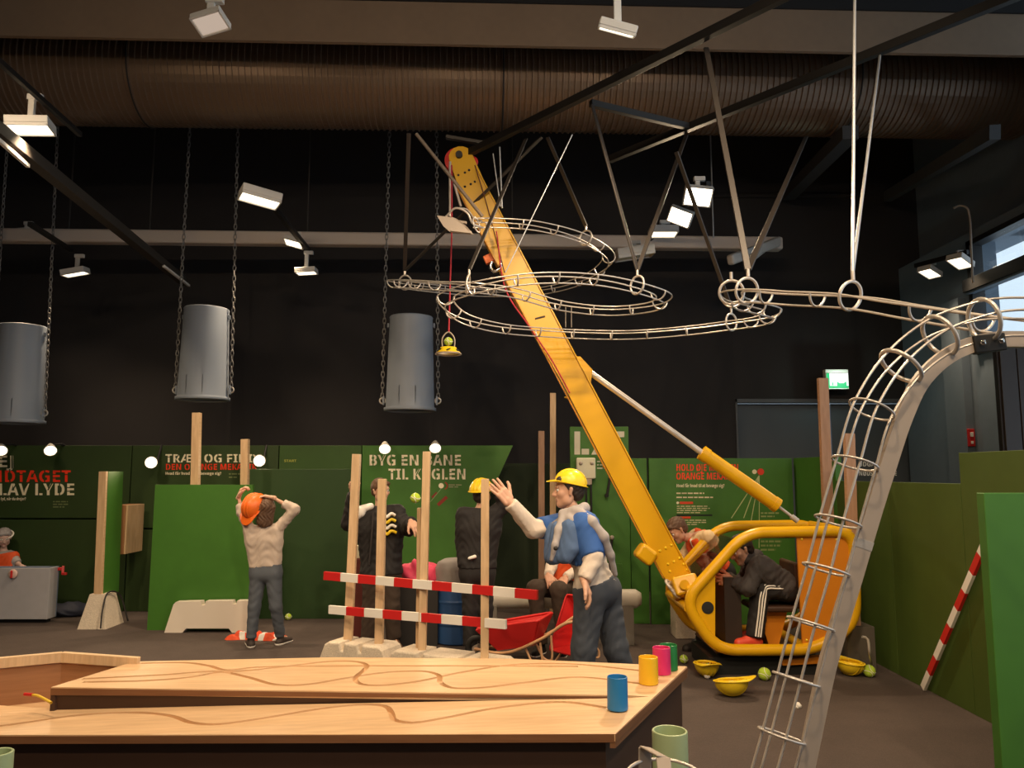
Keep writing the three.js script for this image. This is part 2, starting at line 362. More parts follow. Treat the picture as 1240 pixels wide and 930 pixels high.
// black square rails of the slanted truss that carries the ball track
const RH = 4.3;
function rail(name, label, a, b, w = 0.05, h = 0.06, m = M.rail, category = 'rail', group) { return single(name, label, category, bar(a, b, w, h), m, group); }
const railA = [gnd(566, 186, RH), gnd(975, -18, RH)], railB = [gnd(738, 193, RH), gnd(1290, -30, RH)];
rail('truss_rail', 'long black rail slanting from the crane tip up to the top edge', ...railA);
rail('truss_rail', 'long black rail slanting up to the top right corner', ...railB);
rail('cross_rail', 'short dark cross rail linking the two slanted black rails', gnd(715, 125, RH), gnd(836, 154, RH), 0.045, 0.05);
rail('light_rail', 'thin black lighting rail at the left edge above the lit flood lamp', gnd(-30, 48, 4.25), gnd(97, 163, 4.25), 0.035, 0.04);
rail('light_rail', 'heavy dark lighting rail sloping behind the left flood lamp', gnd(-25, 140, 3.95), gnd(224, 342, 3.95), 0.10, 0.09, mat(0.045, 0.036, 0.028, 0.7));
single('fluorescent_tube', 'thin white tube under the heavy dark rail at the far left', 'tube light', bar(gnd(-8, 164, 3.86), gnd(34, 201, 3.86), 0.028, 0.028), M.white);
single('fluorescent_tube', 'thin white tube at the lower end of the heavy dark rail', 'tube light', bar(gnd(198, 322, 3.9), gnd(229, 346, 3.9), 0.028, 0.028), M.white);
rail('light_rail', 'short dark lighting rail behind the two small lamps left of centre', gnd(327, 246, 4.2), gnd(378, 308, 4.2), 0.05, 0.05);
rail('light_rail', 'dark lighting rail at the left above the white ceiling beam', gnd(36, 271, 4.2), gnd(86, 303, 4.2), 0.05, 0.05);
rail('light_rail', 'dark lighting rail carrying the two brightest lamps', gnd(858, 222, 4.42), gnd(765, 310, 4.42), 0.05, 0.05);
// sloping grey ceiling beams on the right
struct('trim_5', bar(at(1205, 160, 7.0), at(1075, 238, 10.2), 0.10, 0.14), mat(0.07, 0.075, 0.08, 0.7), 'grey ceiling beam right of the slanted rails');
struct('trim_6', bar(at(1030, 160, 7.6), at(955, 236, 10.2), 0.16, 0.14), mat(0.04, 0.04, 0.042, 0.7), 'dark ceiling beam beside the white cables');
{ // white hanging service beam
  const t = thing('service_beam', 'long white box beam hung across in front of the black back wall', 'beam', at(460, 296, 9.3));
  const a = at(-70, 285, 9.05), b = at(946, 296, 9.5);
  part(t, 'box_beam', bar(a, b, 0.16, 0.165, V(0, 1, 0), 0.03), mat(0.58, 0.50, 0.44, 0.5));
  const e = [at(884, 314, 8.9), at(902, 313, 8.95)];
  part(t, 'arm', bar(at(944, 292, 9.5), at(884, 315, 8.45), 0.09, 0.12, V(0, 1, 0), 0.03), mat(0.5, 0.46, 0.42, 0.5));
  part(t, 'arm', bar(at(932, 296, 9.45), at(905, 316, 8.6), 0.07, 0.09, V(0, 1, 0), 0.03), mat(0.5, 0.46, 0.42, 0.5));
  for (const px of [83, 181, 372, 620, 864]) { const p = at(px, px < 500 ? 280 : 288, 9.25); part(t, 'hanger_rod', rod(V(p.x, p.y, p.z), V(p.x, 6.8, p.z), 0.009), px > 800 ? M.cable : M.hanger); }
}

// ---------------------------------------------------------------- flood lamps: body, arm, lens and a spot light just in front of the lens
function flood(px, py, D, o) {
  const c = at(px, py, D), s = o.size || 0.28, aim = o.aim.clone().normalize();
  const t = thing('flood_lamp', o.label, 'lamp', c, o.group);
  const q = new THREE.Quaternion().setFromUnitVectors(V(0, -1, 0), aim), turn = new THREE.Quaternion().setFromAxisAngle(V(0, 1, 0), o.yaw || 0);
  const put = (g) => { g.applyQuaternion(turn); g.applyQuaternion(q); g.translate(c.x, c.y, c.z); return g; };
  const W = s, Dp = s * 0.72, H = s * 0.26;
  part(t, 'lamp_head', [put(bx(W, H * 0.75, Dp, V(0, H * 0.12, 0), 0, 0.008)), put(bx(W, H * 0.3, 0.012, V(0, -H * 0.4, Dp / 2 - 0.006), 0, 0.003)), put(bx(W, H * 0.3, 0.012, V(0, -H * 0.4, -Dp / 2 + 0.006), 0, 0.003)),
    put(bx(0.012, H * 0.3, Dp, V(W / 2 - 0.006, -H * 0.4, 0), 0, 0.003)), put(bx(0.012, H * 0.3, Dp, V(-W / 2 + 0.006, -H * 0.4, 0), 0, 0.003))], o.body || M.lampBody);
  part(t, 'lens', put(bx(W - 0.03, 0.012, Dp - 0.03, V(0, -H * 0.34, 0), 0, 0.003)), o.on === false ? M.cream : (o.lens || M.lens));
  if (o.arm !== false) {
    const up = o.arm || 0.2, k = (o.armx || 0);
    part(t, 'arm', [bx(0.045, up, 0.03, V(c.x + k, c.y + up / 2 + 0.02, c.z), 0, 0.004), bx(0.11, 0.045, 0.04, V(c.x + k + 0.02, c.y + up + 0.02, c.z), 0, 0.006)], o.body || M.lampBody);
  }
  if (o.on !== false) {
    const L = new THREE.SpotLight(WARM, (o.I || 20) * LAMP_POWER, 0, o.angle || 0.95, 0.9, 2);
    L.position.copy(aim).multiplyScalar(H * 0.6 + 0.02); L.target.position.copy(aim).multiplyScalar(3);
    L.castShadow = true; L.shadow.radius = 3; t.add(L); t.add(L.target); L.name = 'spot_light';
  }
  return t;
}
const toward = (px, py, D, tx, ty, tz) => V(tx, ty, tz).sub(at(px, py, D));
flood(37, 152, 5.5, { label: 'lit square flood lamp at the left under the thin black rail', size: 0.29, aim: V(0.1, -1, -0.02), yaw: 0.25, I: 22, arm: 0.2 });
flood(32, 282, 9.3, { label: 'small lit lamp behind the left chains against the white beam', size: 0.25, aim: V(0.08, -1, 0.12), I: 14, arm: 0.1 });
flood(91, 329, 9.0, { label: 'small white lamp seen edge on below the white beam at left', size: 0.27, aim: V(0.2, -1, -0.12), yaw: 0.1, I: 9, arm: 0.17, armx: 0.02 });
flood(315, 238, 7.0, { label: 'lit square lamp left of the hanging middle drum chains', size: 0.36, aim: V(-0.12, -1, 0.05), yaw: 0.5, I: 30, arm: false });
flood(356, 293, 8.9, { label: 'lit lamp on the white beam, upper of the pair left of the crane', size: 0.22, aim: V(-0.3, -1, 0.3), I: 14, arm: 0.08 });
flood(371, 328, 9.0, { label: 'lit lamp under the white beam, lower of the pair left of the crane', size: 0.24, aim: V(0.06, -1, -0.02), I: 12, arm: 0.2 });
const HOT = glow(1, 0.88, 0.66, 9);
flood(845, 237, 7.3, { label: 'brightest flood lamp, uppermost, right of the crane boom', size: 0.27, aim: toward(845, 237, 7.3, 1.2, 1.0, -3.6), I: 34, arm: 0.15, lens: HOT });
flood(824, 262, 7.6, { label: 'bright tilted flood lamp just under the brightest one', size: 0.24, aim: toward(824, 262, 7.6, -0.4, 1.2, -4.2), I: 26, arm: false, lens: HOT });
flood(803, 280, 8.2, { label: 'lit flat lamp on the white beam beneath the two bright lamps', size: 0.3, aim: V(0, -1, 0.02), I: 16, arm: 0.08 });
flood(768, 306, 8.6, { label: 'unlit cream lamp hanging below the white beam right of the ball track', size: 0.42, aim: V(0.15, -1, -0.1), on: false, arm: 0.1 });
flood(1126, 329, 9.0, { label: 'lit lamp on the dark right back wall, left of the pair', size: 0.24, aim: V(-0.25, -1, 0.15), yaw: 0.5, I: 10, arm: 0.08 });
flood(1163, 316, 8.6, { label: 'lit lamp beside the window frame, right of the pair', size: 0.26, aim: V(-0.3, -1, 0.15), yaw: 0.5, I: 10, arm: 0.08 });
flood(255, 26, 4.5, { label: 'unlit square lamp with a faint glow added to its cream face on the brown beam', size: 0.2, aim: V(0.12, -0.9, 0.35), yaw: -0.2, I: 0.4, lens: glow(1, 0.78, 0.62, 0.5), arm: 0.12, body: M.lampBody });  // lens glow and weak spot imitate bounced light on the unlit face
flood(748, 33, 4.5, { label: 'white lamp seen from the side at the top edge', size: 0.235, aim: V(-0.25, -0.9, -0.46), yaw: 0, I: 24, arm: 0.24, body: mat(0.75, 0.78, 0.80, 0.5) });
// added fill lamps, unseen, above and behind the camera; some wash the duct
for (const [x, z, tx, tz, I, where] of [[-2.6, -2.6, -1.4, -3.9, 20, 'over the left half of the table'], [-0.6, -2.4, -0.4, -3.6, 18, 'over the middle of the table'], [1.5, -2.8, 1.4, -5.2, 26, 'in front of the crane cab'], [2.2, -1.2, 2.0, -4.6, 22, 'over the curved mast'], [0.2, -0.9, 0.3, -5.6, 24, 'straight above the viewer'], [-3.8, -3.4, -3.0, -6.8, 30, 'high above the left wooden post'], [1.1, 1.2, 1.3, -3.4, 26, 'behind the viewer to the right'], [-1.2, 0.8, -0.6, -6.6, 26, 'behind the viewer to the left']])
  { const o = V(x, 4.6, z); const t = flood(620, 465, 1, { label: 'added fill lamp outside the picture, ' + where, size: 0.26, aim: V(tx, 0.4, tz).sub(o), I, arm: 0.2 }); t.position.copy(o); }
for (const [x, tx, where] of [[-3.4, -3.2, 'left end'], [-0.4, -0.6, 'middle'], [2.0, 1.4, 'right half']]) { const o = V(x, 4.5, -3.2); const t = flood(620, 465, 1, { label: 'added fill lamp outside the picture turned up at the ' + where + ' of the duct', size: 0.26, aim: V(tx, 5.1, -7.2).sub(o), I: 4.5, arm: 0.2 }); t.position.copy(o); }  // unseen uplights added to brighten the duct
{ // cable beside the right lamp and the black lamp rail there
  single('lamp_cable', 'grey cable looping down to the lamp beside the window', 'cable', tube([at(1155, 252, 8.4), at(1163, 249, 8.4), at(1171, 252, 8.35), at(1174, 262, 8.35), at(1176, 300, 8.3), at(1178, 342, 8.25)], 0.012, 40), M.brushed);
  rail('light_rail', 'black lighting rail carrying the pair of lamps at the right', at(1108, 322, 9.1), at(1172, 305, 8.5), 0.04, 0.05);
}

// ---------------------------------------------------------------- hanging grey drums on chains
function chainGeo(a, b) {                                            // oval links from a to b
  const L = a.distanceTo(b), step = 0.062, n = Math.floor(L / step), out = [];
  const link = new THREE.TorusGeometry(0.017, 0.0055, 5, 8); link.scale(1, 2.2, 1);
  for (let i = 0; i < n; i++) { const g = plain(link.clone()); if (i % 2) g.rotateY(Math.PI / 2); const d = b.clone().sub(a).normalize(); g.applyQuaternion(new THREE.Quaternion().setFromUnitVectors(V(0, 1, 0), d)); const p = mix(a, b, (i + 0.5) / n); g.translate(p.x, p.y, p.z); out.push(g); }
  return out;
}
function drum(x0, x1, yTop, yBot, chains, label, D = 7.8) {
  const top = at((x0 + x1) / 2 + 3, yTop, D), bot = at((x0 + x1) / 2 - 3, yBot - 4, D), r = (x1 - x0) / 2 / F * D * 0.99;
  const h = top.y - bot.y, t = thing('hanging_drum', label, 'drum', bot, 'grey drums hung on chains');
  const prof = [[r - 0.012, 0.02], [r + 0.004, 0], [r + 0.022, 0.004], [r + 0.022, 0.035], [r + 0.002, 0.045], [r * 0.90, h - 0.03], [r * 0.915, h - 0.012], [r * 0.88, h], [0.001, h]];
  part(t, 'shell', lathe(prof, bot, 44), M.zinc);
  part(t, 'bottom_plate', lathe([[0.001, 0.03], [r - 0.005, 0.03], [r - 0.005, 0.034]], bot, 36), M.zinc);
  for (const [s, cx, cy] of chains) {
    const lug = bot.clone().add(V(s * (r + 0.03), 0.12, 0));
    part(t, 'lug', bx(0.02, 0.10, 0.05, lug), M.zinc); part(t, 'lug', bx(0.02, 0.05, 0.05, V(bot.x + s * (r * 0.92 + 0.012), bot.y + h - 0.10, lug.z)), M.zinc);
    const up = at(cx, cy, D);
    part(t, 'chain', chainGeo(V(lug.x + s * 0.015, lug.y + 0.02, lug.z), V(up.x, 6.8, up.z)), M.chain);
    for (const q of [-0.10, 0.10]) part(t, 'slot_rib', bx(0.012, 0.2, 0.01, V(bot.x + s * Math.abs(q) * 0.9, bot.y + 0.17, bot.z + Math.sqrt(r * r - q * q * 0.81) * 0.985)), M.zinc);
    part(t, 'shackle', ring(V(lug.x + s * 0.012, lug.y, lug.z), V(0, 0, 1), 0.032, 0.009), M.steel);
  }
}
drum(-6, 52, 395, 517, [[1, 62, 226], [-1, 6, 190]], 'grey hanging drum cut by the left edge of the picture', 8.8);
drum(219, 278, 374, 489, [[-1, 228, 208], [1, 284, 208]], 'grey hanging drum above the free standing green panel', 8.8);
drum(470, 529, 384, 502, [[-1, 472, 196], [1, 526, 202]], 'grey hanging drum above the throwing boys, nearest the crane', 8.8);

// ---------------------------------------------------------------- green partitions and their printed boards
function print(parent, name, x0, y0, x1, y1, D, k, draw, label) {    // flat print drawn in the photograph's pixel measure on a sheet at depth D
  const c = document.createElement('canvas'); c.width = Math.round((x1 - x0) * k); c.height = Math.round((y1 - y0) * k);
  const g = c.getContext('2d'); g.clearRect(0, 0, c.width, c.height); g.scale(k, k); g.translate(-x0, -y0); draw(g);
  const t = new THREE.CanvasTexture(c); t.colorSpace = THREE.SRGBColorSpace; t.anisotropy = 4;
  const p = [at(x0, y1, D), at(x1, y1, D), at(x1, y0, D), at(x0, y0, D)], q = new THREE.BufferGeometry();
  q.setAttribute('position', new THREE.Float32BufferAttribute([p[0], p[1], p[2], p[0], p[2], p[3]].flatMap((a) => [a.x, a.y, a.z]), 3));
  q.setAttribute('uv', new THREE.Float32BufferAttribute([0, 0, 1, 0, 1, 1, 0, 0, 1, 1, 0, 1], 2)); q.computeVertexNormals();
  return part(parent, name, q, new THREE.MeshStandardMaterial({ map: t, transparent: true, alphaTest: 0.3, roughness: 0.6 }), label);
}
function words(g, s, x, y, h, w, color, cut = 0) {                    // cap height h, total width w, baseline at y
  g.save(); g.fillStyle = color; g.font = 'bold 40px sans-serif'; g.textBaseline = 'alphabetic';
  g.translate(x, y); g.scale(w / g.measureText(s).width, h / 28.6);
  g.fillText(s, 0, 0);
  if (cut) {                                                          // stencil bridges
    g.globalCompositeOperation = 'destination-out'; let p = 0;
    for (const ch of s) {
      const a = g.measureText(ch).width;
      if ('AVYKR'.includes(ch)) { g.save(); g.translate(p + a * 0.5, -14); g.rotate(0.5); g.fillRect(-cut / 2, -22, cut, 24); g.restore(); }
      else if ('ETFZ'.includes(ch)) { g.fillRect(p + a * 0.12, -20, a, cut * 0.8); if (ch === 'E') g.fillRect(p, -11, a, cut * 0.8); }
      else if (ch !== ' ' && ch !== 'I') g.fillRect(p + a * 0.45, -32, cut, 36);
      p += a;
    }
  }
  g.restore();
}
const smallLines = (g, x, y, w, n, dy, color) => { g.fillStyle = color; for (let i = 0; i < n; i++) { let p = x; const end = x + w * (i === n - 1 ? 0.7 : 0.9 + 0.1 * rnd()); while (p < end) { const l = 2 + 6 * rnd(); g.fillRect(p, y + i * dy, Math.min(l, end - p), dy * 0.45); p += l + 1.2; } } };
const CREAM = '#fff4d6', REDTEXT = '#ff3c16';

const D1 = 8.95, T1 = 0.06;                                            // left back partition
const wallL = new THREE.Group(); wallL.name = 'wall_back_left'; wallL.userData.kind = 'structure'; wallL.userData.label = 'long green partition with lettered boards along the back left'; scene.add(wallL);
{
  const top = at(300, 539.5, D1).y, X = (px, py = 600) => at(px, py, D1).x, Y = (py) => at(300, py, D1).y, seam = 0.006;
  const board = (x0, x1, y0, y1, m = M.green) => part(wallL, 'panel', bx2(V(x0 + seam, y1, -D1), V(x1 - seam, y0, -D1 - T1), 0.003), m);
  const xs = [X(-190), X(157), X(336), X(437)], low = [628, 640, 640];
  for (let i = 0; i < 3; i++) { board(xs[i], xs[i + 1], top, Y(low[i]) + seam, i < 2 ? M.shadedWallGreen : M.halfShadedGreen); board(xs[i], xs[i + 1], Y(low[i]) - 0.012, 0, i < 2 ? M.shadedWallGreen : M.shadedGreen); }  // dim light on these boards is put into their greens
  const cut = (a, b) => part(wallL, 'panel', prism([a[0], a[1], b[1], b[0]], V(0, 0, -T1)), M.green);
  const P = (px, py) => at(px, py, D1), shadowEdge = (py) => lerp(621, 556, (py - 539) / 145);  // slanted board end shaped after the edge of a shadow
  cut([V(xs[3] + seam, top, -D1), V(X(621), top, -D1)], [V(xs[3] + seam, Y(683) + seam, -D1), V(X(shadowEdge(683)), Y(683) + seam, -D1)]);
  cut([V(xs[3] + seam, Y(684) - 0.01, -D1), V(X(shadowEdge(685)), Y(684) - 0.01, -D1)], [V(xs[3] + seam, 0, -D1), V(X(540), 0, -D1)]);
  part(wallL, 'backing', bx2(V(xs[0], top - 0.02, -D1 - T1 - 0.004), V(X(530), 0, -D1 - T1 - 0.05)), M.shadedGreen);
  print(wallL, 'lettering', -70, 535, 120, 640, D1 - 0.003, 6, (g) => {
    words(g, 'DREJ', -36, 566, 14, 54, CREAM, 3); words(g, 'HÅNDTAGET', -44, 584, 14, 130, REDTEXT, 3); words(g, 'OG LAV LYDE', -40, 600, 14, 131, CREAM, 3);
    words(g, 'Hvad får hvad til at lave lyd, når du drejer?', -40, 606, 3.4, 71, CREAM); smallLines(g, 64, 607, 20, 3, 3.2, '#77855a');
  });
  print(wallL, 'lettering', 190, 545, 312, 590, D1 - 0.003, 8, (g) => {
    words(g, 'TRÆK OG FIND', 200, 560, 10, 117 * 0.95, CREAM, 3); words(g, 'DEN ORANGE MEKANIK', 200, 569, 7.2, 111, REDTEXT, 2.5);
    words(g, 'Hvad får hvad til at bevæge sig?', 200, 575, 3.4, 68, CREAM); smallLines(g, 277, 573, 14, 2, 4, '#77855a');
  });
  print(wallL, 'lettering', 340, 550, 362, 564, D1 - 0.003, 6, (g) => { words(g, 'START', 344, 559.5, 3, 15, '#a8b04a'); });
  print(wallL, 'lettering', 440, 545, 572, 650, D1 - 0.003, 8, (g) => {
    words(g, 'BYG EN BANE', 446, 564, 13, 113, CREAM, 3.2); words(g, 'TIL KUGLEN', 470, 581, 13, 95, CREAM, 3.2);
    g.fillStyle = CREAM; g.beginPath(); g.arc(534, 588.5, 3.2, 0, 7); g.fill(); g.strokeStyle = '#b02c1c'; g.lineWidth = 1.4; g.beginPath(); g.arc(537, 588.5, 4.4, -1.2, 1.2); g.stroke();
    smallLines(g, 543, 587, 17, 2, 2.4, '#a9aa86');
    g.strokeStyle = '#8c2a1a'; g.lineWidth = 4; g.beginPath(); g.moveTo(530, 612); g.lineTo(541, 602); g.stroke(); g.lineWidth = 3; g.beginPath(); g.moveTo(523, 603); g.lineTo(529, 597); g.stroke();
    g.strokeStyle = '#7f9a6a'; g.lineWidth = 1; g.beginPath(); g.moveTo(521, 608); g.lineTo(534, 592); g.stroke();
  });
}
// recess between the two partitions, its shade put into the board colour
struct('trim_7', bx2(V(-0.9, 1.66, -9.5), V(0.75, 0, -9.56)), mat(0.009, 0.02, 0.005, 0.8), 'green board with shade in its colour at the back of the recess');
// right back partition
const D2 = 8.2;
const wallR = new THREE.Group(); wallR.name = 'wall_back_right'; wallR.userData.kind = 'structure'; wallR.userData.label = 'green partition of boards behind the crane'; scene.add(wallR);
{
  const X = (px) => at(px, 600, D2).x, Y = (py) => at(800, py, D2).y;
  const board = (a, b, ty, z = -D2, m = M.green) => part(wallR, 'panel', bx2(V(X(a) + 0.004, Y(ty), z), V(X(b) - 0.004, 0, z - 0.06), 0.003), m);
  board(690, 762, 517, -D2 + 0.04); board(763, 785, 555, -D2 - 0.03); board(786, 961, 555);
  board(690, 752, 682, -D2 + 0.05);
  print(wallR, 'lettering', 690, 517, 764, 556, D2 - 0.043, 8, (g) => {
    g.fillStyle = '#d8d2bc'; g.fillRect(695.5, 522.5, 7, 28); g.fillRect(704.2, 543.5, 9, 7);
    g.beginPath(); g.moveTo(716, 550.5); g.lineTo(725, 533); g.lineTo(727.5, 550.5); g.fill(); g.fillRect(727, 522.5, 7, 28); g.fillRect(738, 522.5, 18, 7); g.fillRect(743, 531, 7, 19);
  });
  print(wallR, 'lettering', 718, 555, 760, 572, D2 - 0.043, 8, (g) => { smallLines(g, 723, 558, 32, 3, 4, '#c9cbb0'); });
  print(wallR, 'lettering', 800, 556, 961, 700, D2 - 0.004, 8, (g) => {
    words(g, 'HOLD ØJE MED DEN', 818.5, 570.5, 8.4, 76, REDTEXT, 2.4); words(g, 'ORANGE MEKANIK', 818.5, 581, 8.4, 75, REDTEXT, 2.4);
    words(g, 'Hvad får hvad til at bevæge sig?', 819, 590.5, 4, 58, '#efe6c0');
    smallLines(g, 819, 597, 48, 1, 3.5, '#e6dcb4'); smallLines(g, 819, 602, 63, 1, 3.5, '#e6dcb4');
    g.fillStyle = '#efe6c0'; g.beginPath(); g.arc(820.5, 609.5, 1.6, 0, 7); g.fill(); g.fillStyle = '#d8461e'; g.fillRect(823, 608, 16, 3);
    smallLines(g, 819.5, 613, 40, 4, 2.6, '#c9c79a'); g.fillStyle = '#10240a'; g.fillRect(819, 623.5, 43, 2);
    g.fillStyle = '#d8461e'; g.fillRect(823, 626, 13, 2.6); smallLines(g, 819.5, 630, 36, 3, 2.6, '#c9c79a');
    g.fillStyle = '#efe6c0'; g.beginPath(); g.arc(913.5, 571.5, 2.8, 0, 7); g.fill(); g.fillStyle = '#e23a1e'; g.beginPath(); g.arc(921, 571.5, 4, 0, 7); g.fill();
    g.strokeStyle = '#b9c48a'; g.lineWidth = 1; for (const [a, b] of [[885, 628], [900, 628], [909, 632], [919, 664]]) { g.beginPath(); g.moveTo(919, 576); g.lineTo(a, b); g.stroke(); }
    smallLines(g, 921, 621, 24, 2, 4, '#9aa870'); smallLines(g, 921, 646, 38, 1, 3, '#9aa870'); g.fillStyle = '#16300c'; g.fillRect(921, 650.5, 40, 1.6); smallLines(g, 921, 655, 26, 3, 5, '#8a9a60');
  });
}
{ // right side partition, running towards the viewer
  const w = new THREE.Group(); w.name = 'wall_right_side'; w.userData.kind = 'structure'; w.userData.label = 'olive green partition along the right side'; scene.add(w);
  const X = 2.98; const seg = (z0, z1, h, m) => part(w, 'panel', bx2(V(X, 0, z0), V(X + 0.06, h, z1), 0.003), m);
  seg(-8.26, -7.2, 1.70, M.green); seg(-7.195, -6.2, 1.475, M.olive); seg(-6.195, -5.205, 1.475, M.olive); seg(-5.2, -3.9, 1.68, M.olive);
}
{ // bright green panel at the right edge
  const a = at(1191, 597, 3.7), t = single('display_panel', 'bright green standing panel cut by the right edge', 'panel', bx2(V(a.x, a.y, -3.7), V(4.2, 0, -3.76)), M.green);
}
// lit exit sign, alarm sign and dark cabinet on the right
{
  const c = at(1014, 459, 10.1), w = 28 / F * 10.1, t = thing('exit_sign', 'green and white lit exit sign above the double door', 'sign', c);
  part(t, 'sign_box', bx(w, 24 / F * 10.1, 0.09, V(c.x, c.y, c.z - 0.05)), M.white);
  const cv = document.createElement('canvas'); cv.width = 256; cv.height = 192; const g = cv.getContext('2d');
  g.fillStyle = '#f2fff6'; g.fillRect(0, 0, 256, 192); g.fillStyle = '#19b46a'; g.fillRect(0, 0, 34, 192); g.fillRect(0, 165, 256, 27);
  g.beginPath(); g.moveTo(120, 105); g.lineTo(150, 130); g.lineTo(200, 130); g.lineTo(230, 105); g.lineTo(236, 165); g.lineTo(120, 165); g.fill(); g.fillRect(60, 120, 14, 40);
  const tx = new THREE.CanvasTexture(cv); tx.colorSpace = THREE.SRGBColorSpace;
  const f = new THREE.PlaneGeometry(w - 0.02, 18 / F * 10.1); f.translate(c.x, c.y - 0.02, c.z + 0.004);
  part(t, 'sign_face', f, new THREE.MeshStandardMaterial({ color: 0x222222, emissive: 0xffffff, emissiveMap: tx, emissiveIntensity: 1.5 }));
  const L = new THREE.PointLight(lin(0.7, 1, 0.85), 0.25); L.position.set(0, -0.05, 0.12); L.castShadow = true; t.add(L);
  single('exit_sign_bracket', 'dark bracket that carries the lit exit sign', 'bracket', bx2(V(c.x - 0.02, c.y + 0.02, c.z - 0.1), V(c.x + 0.02, c.y - 0.02, -ZB)), M.dark);
}
{ const p = at(1176, 530, 8.88); const t = thing('alarm_sign', 'small red alarm sign on the blue grey column', 'sign', p); part(t, 'sign_plate', bx(0.075, 0.20, 0.03, p), M.red); part(t, 'symbol', bx(0.04, 0.05, 0.006, V(p.x, p.y + 0.035, p.z + 0.018)), M.white); part(t, 'symbol', bx(0.03, 0.03, 0.006, V(p.x, p.y - 0.055, p.z + 0.018)), M.white); }
{ const a = at(1206, 420, 7.2); const t = thing('tall_cabinet', 'tall shallow dark brown cabinet at the right edge behind the panel', 'cabinet', V(a.x + 0.3, 0, -7.25));
  part(t, 'carcass', bx2(V(a.x, a.y, -7.2), V(a.x + 0.75, 0, -7.26)), mat(0.022, 0.014, 0.011, 0.5)); part(t, 'door', bx2(V(a.x + 0.02, a.y - 0.02, -7.18), V(a.x + 0.17, 0.05, -7.2)), mat(0.03, 0.019, 0.015, 0.5)); part(t, 'door', bx2(V(a.x + 0.18, a.y - 0.02, -7.18), V(a.x + 0.6, 0.05, -7.2)), mat(0.03, 0.019, 0.015, 0.5)); part(t, 'handle', rod(V(a.x + 0.15, 1.0, -7.15), V(a.x + 0.15, 1.5, -7.15), 0.012), M.steel); }
// small round lamps along the top of the left partition
[[1, 546, 'leftmost small lamp, half cut by the left edge'], [61, 546, 'small glowing lamp above the word with red letters at far left'], [183, 560, 'small glowing lamp left of the sign with two wooden posts'], [314, 558, 'small glowing lamp right of the sign with two wooden posts'], [466, 544, 'small glowing lamp left above the white ball sign'], [527, 543, 'small glowing lamp right above the white ball sign']].forEach(([px, py, l]) => {
  const c = at(px, py, 8.6), round = px === 183 || px === 314, t = thing('spot_lamp', l, 'lamp', c), dir = V(-c.x * 0.12, round ? 0.05 : -0.75, 1).normalize();
  const tail = c.clone().addScaledVector(dir, -0.12);
  part(t, 'lamp_shade', lathe([[0.001, -0.12], [0.026, -0.12], [0.052, -0.05], [0.068, 0], [0.061, 0], [0.044, -0.05]], c, 24, dir), M.white);
  part(t, 'bulb', lathe([[0.001, 0.003], [0.045, 0.0], [0.060, -0.012], [0.001, -0.014]], c, 24, dir), M.bulb);
  part(t, 'arm', [rod(tail, V(tail.x, tail.y + 0.02, -8.9), 0.012), rod(V(tail.x, tail.y + 0.02, -8.86), V(tail.x, 1.86, -8.95), 0.012)], M.dark);
  const L = new THREE.SpotLight(WARM, 1.6, 0, 1.3, 1, 2); L.position.copy(dir).multiplyScalar(0.03); L.target.position.copy(dir).multiplyScalar(1); L.castShadow = true; L.shadow.radius = 2.5; t.add(L, L.target);
});

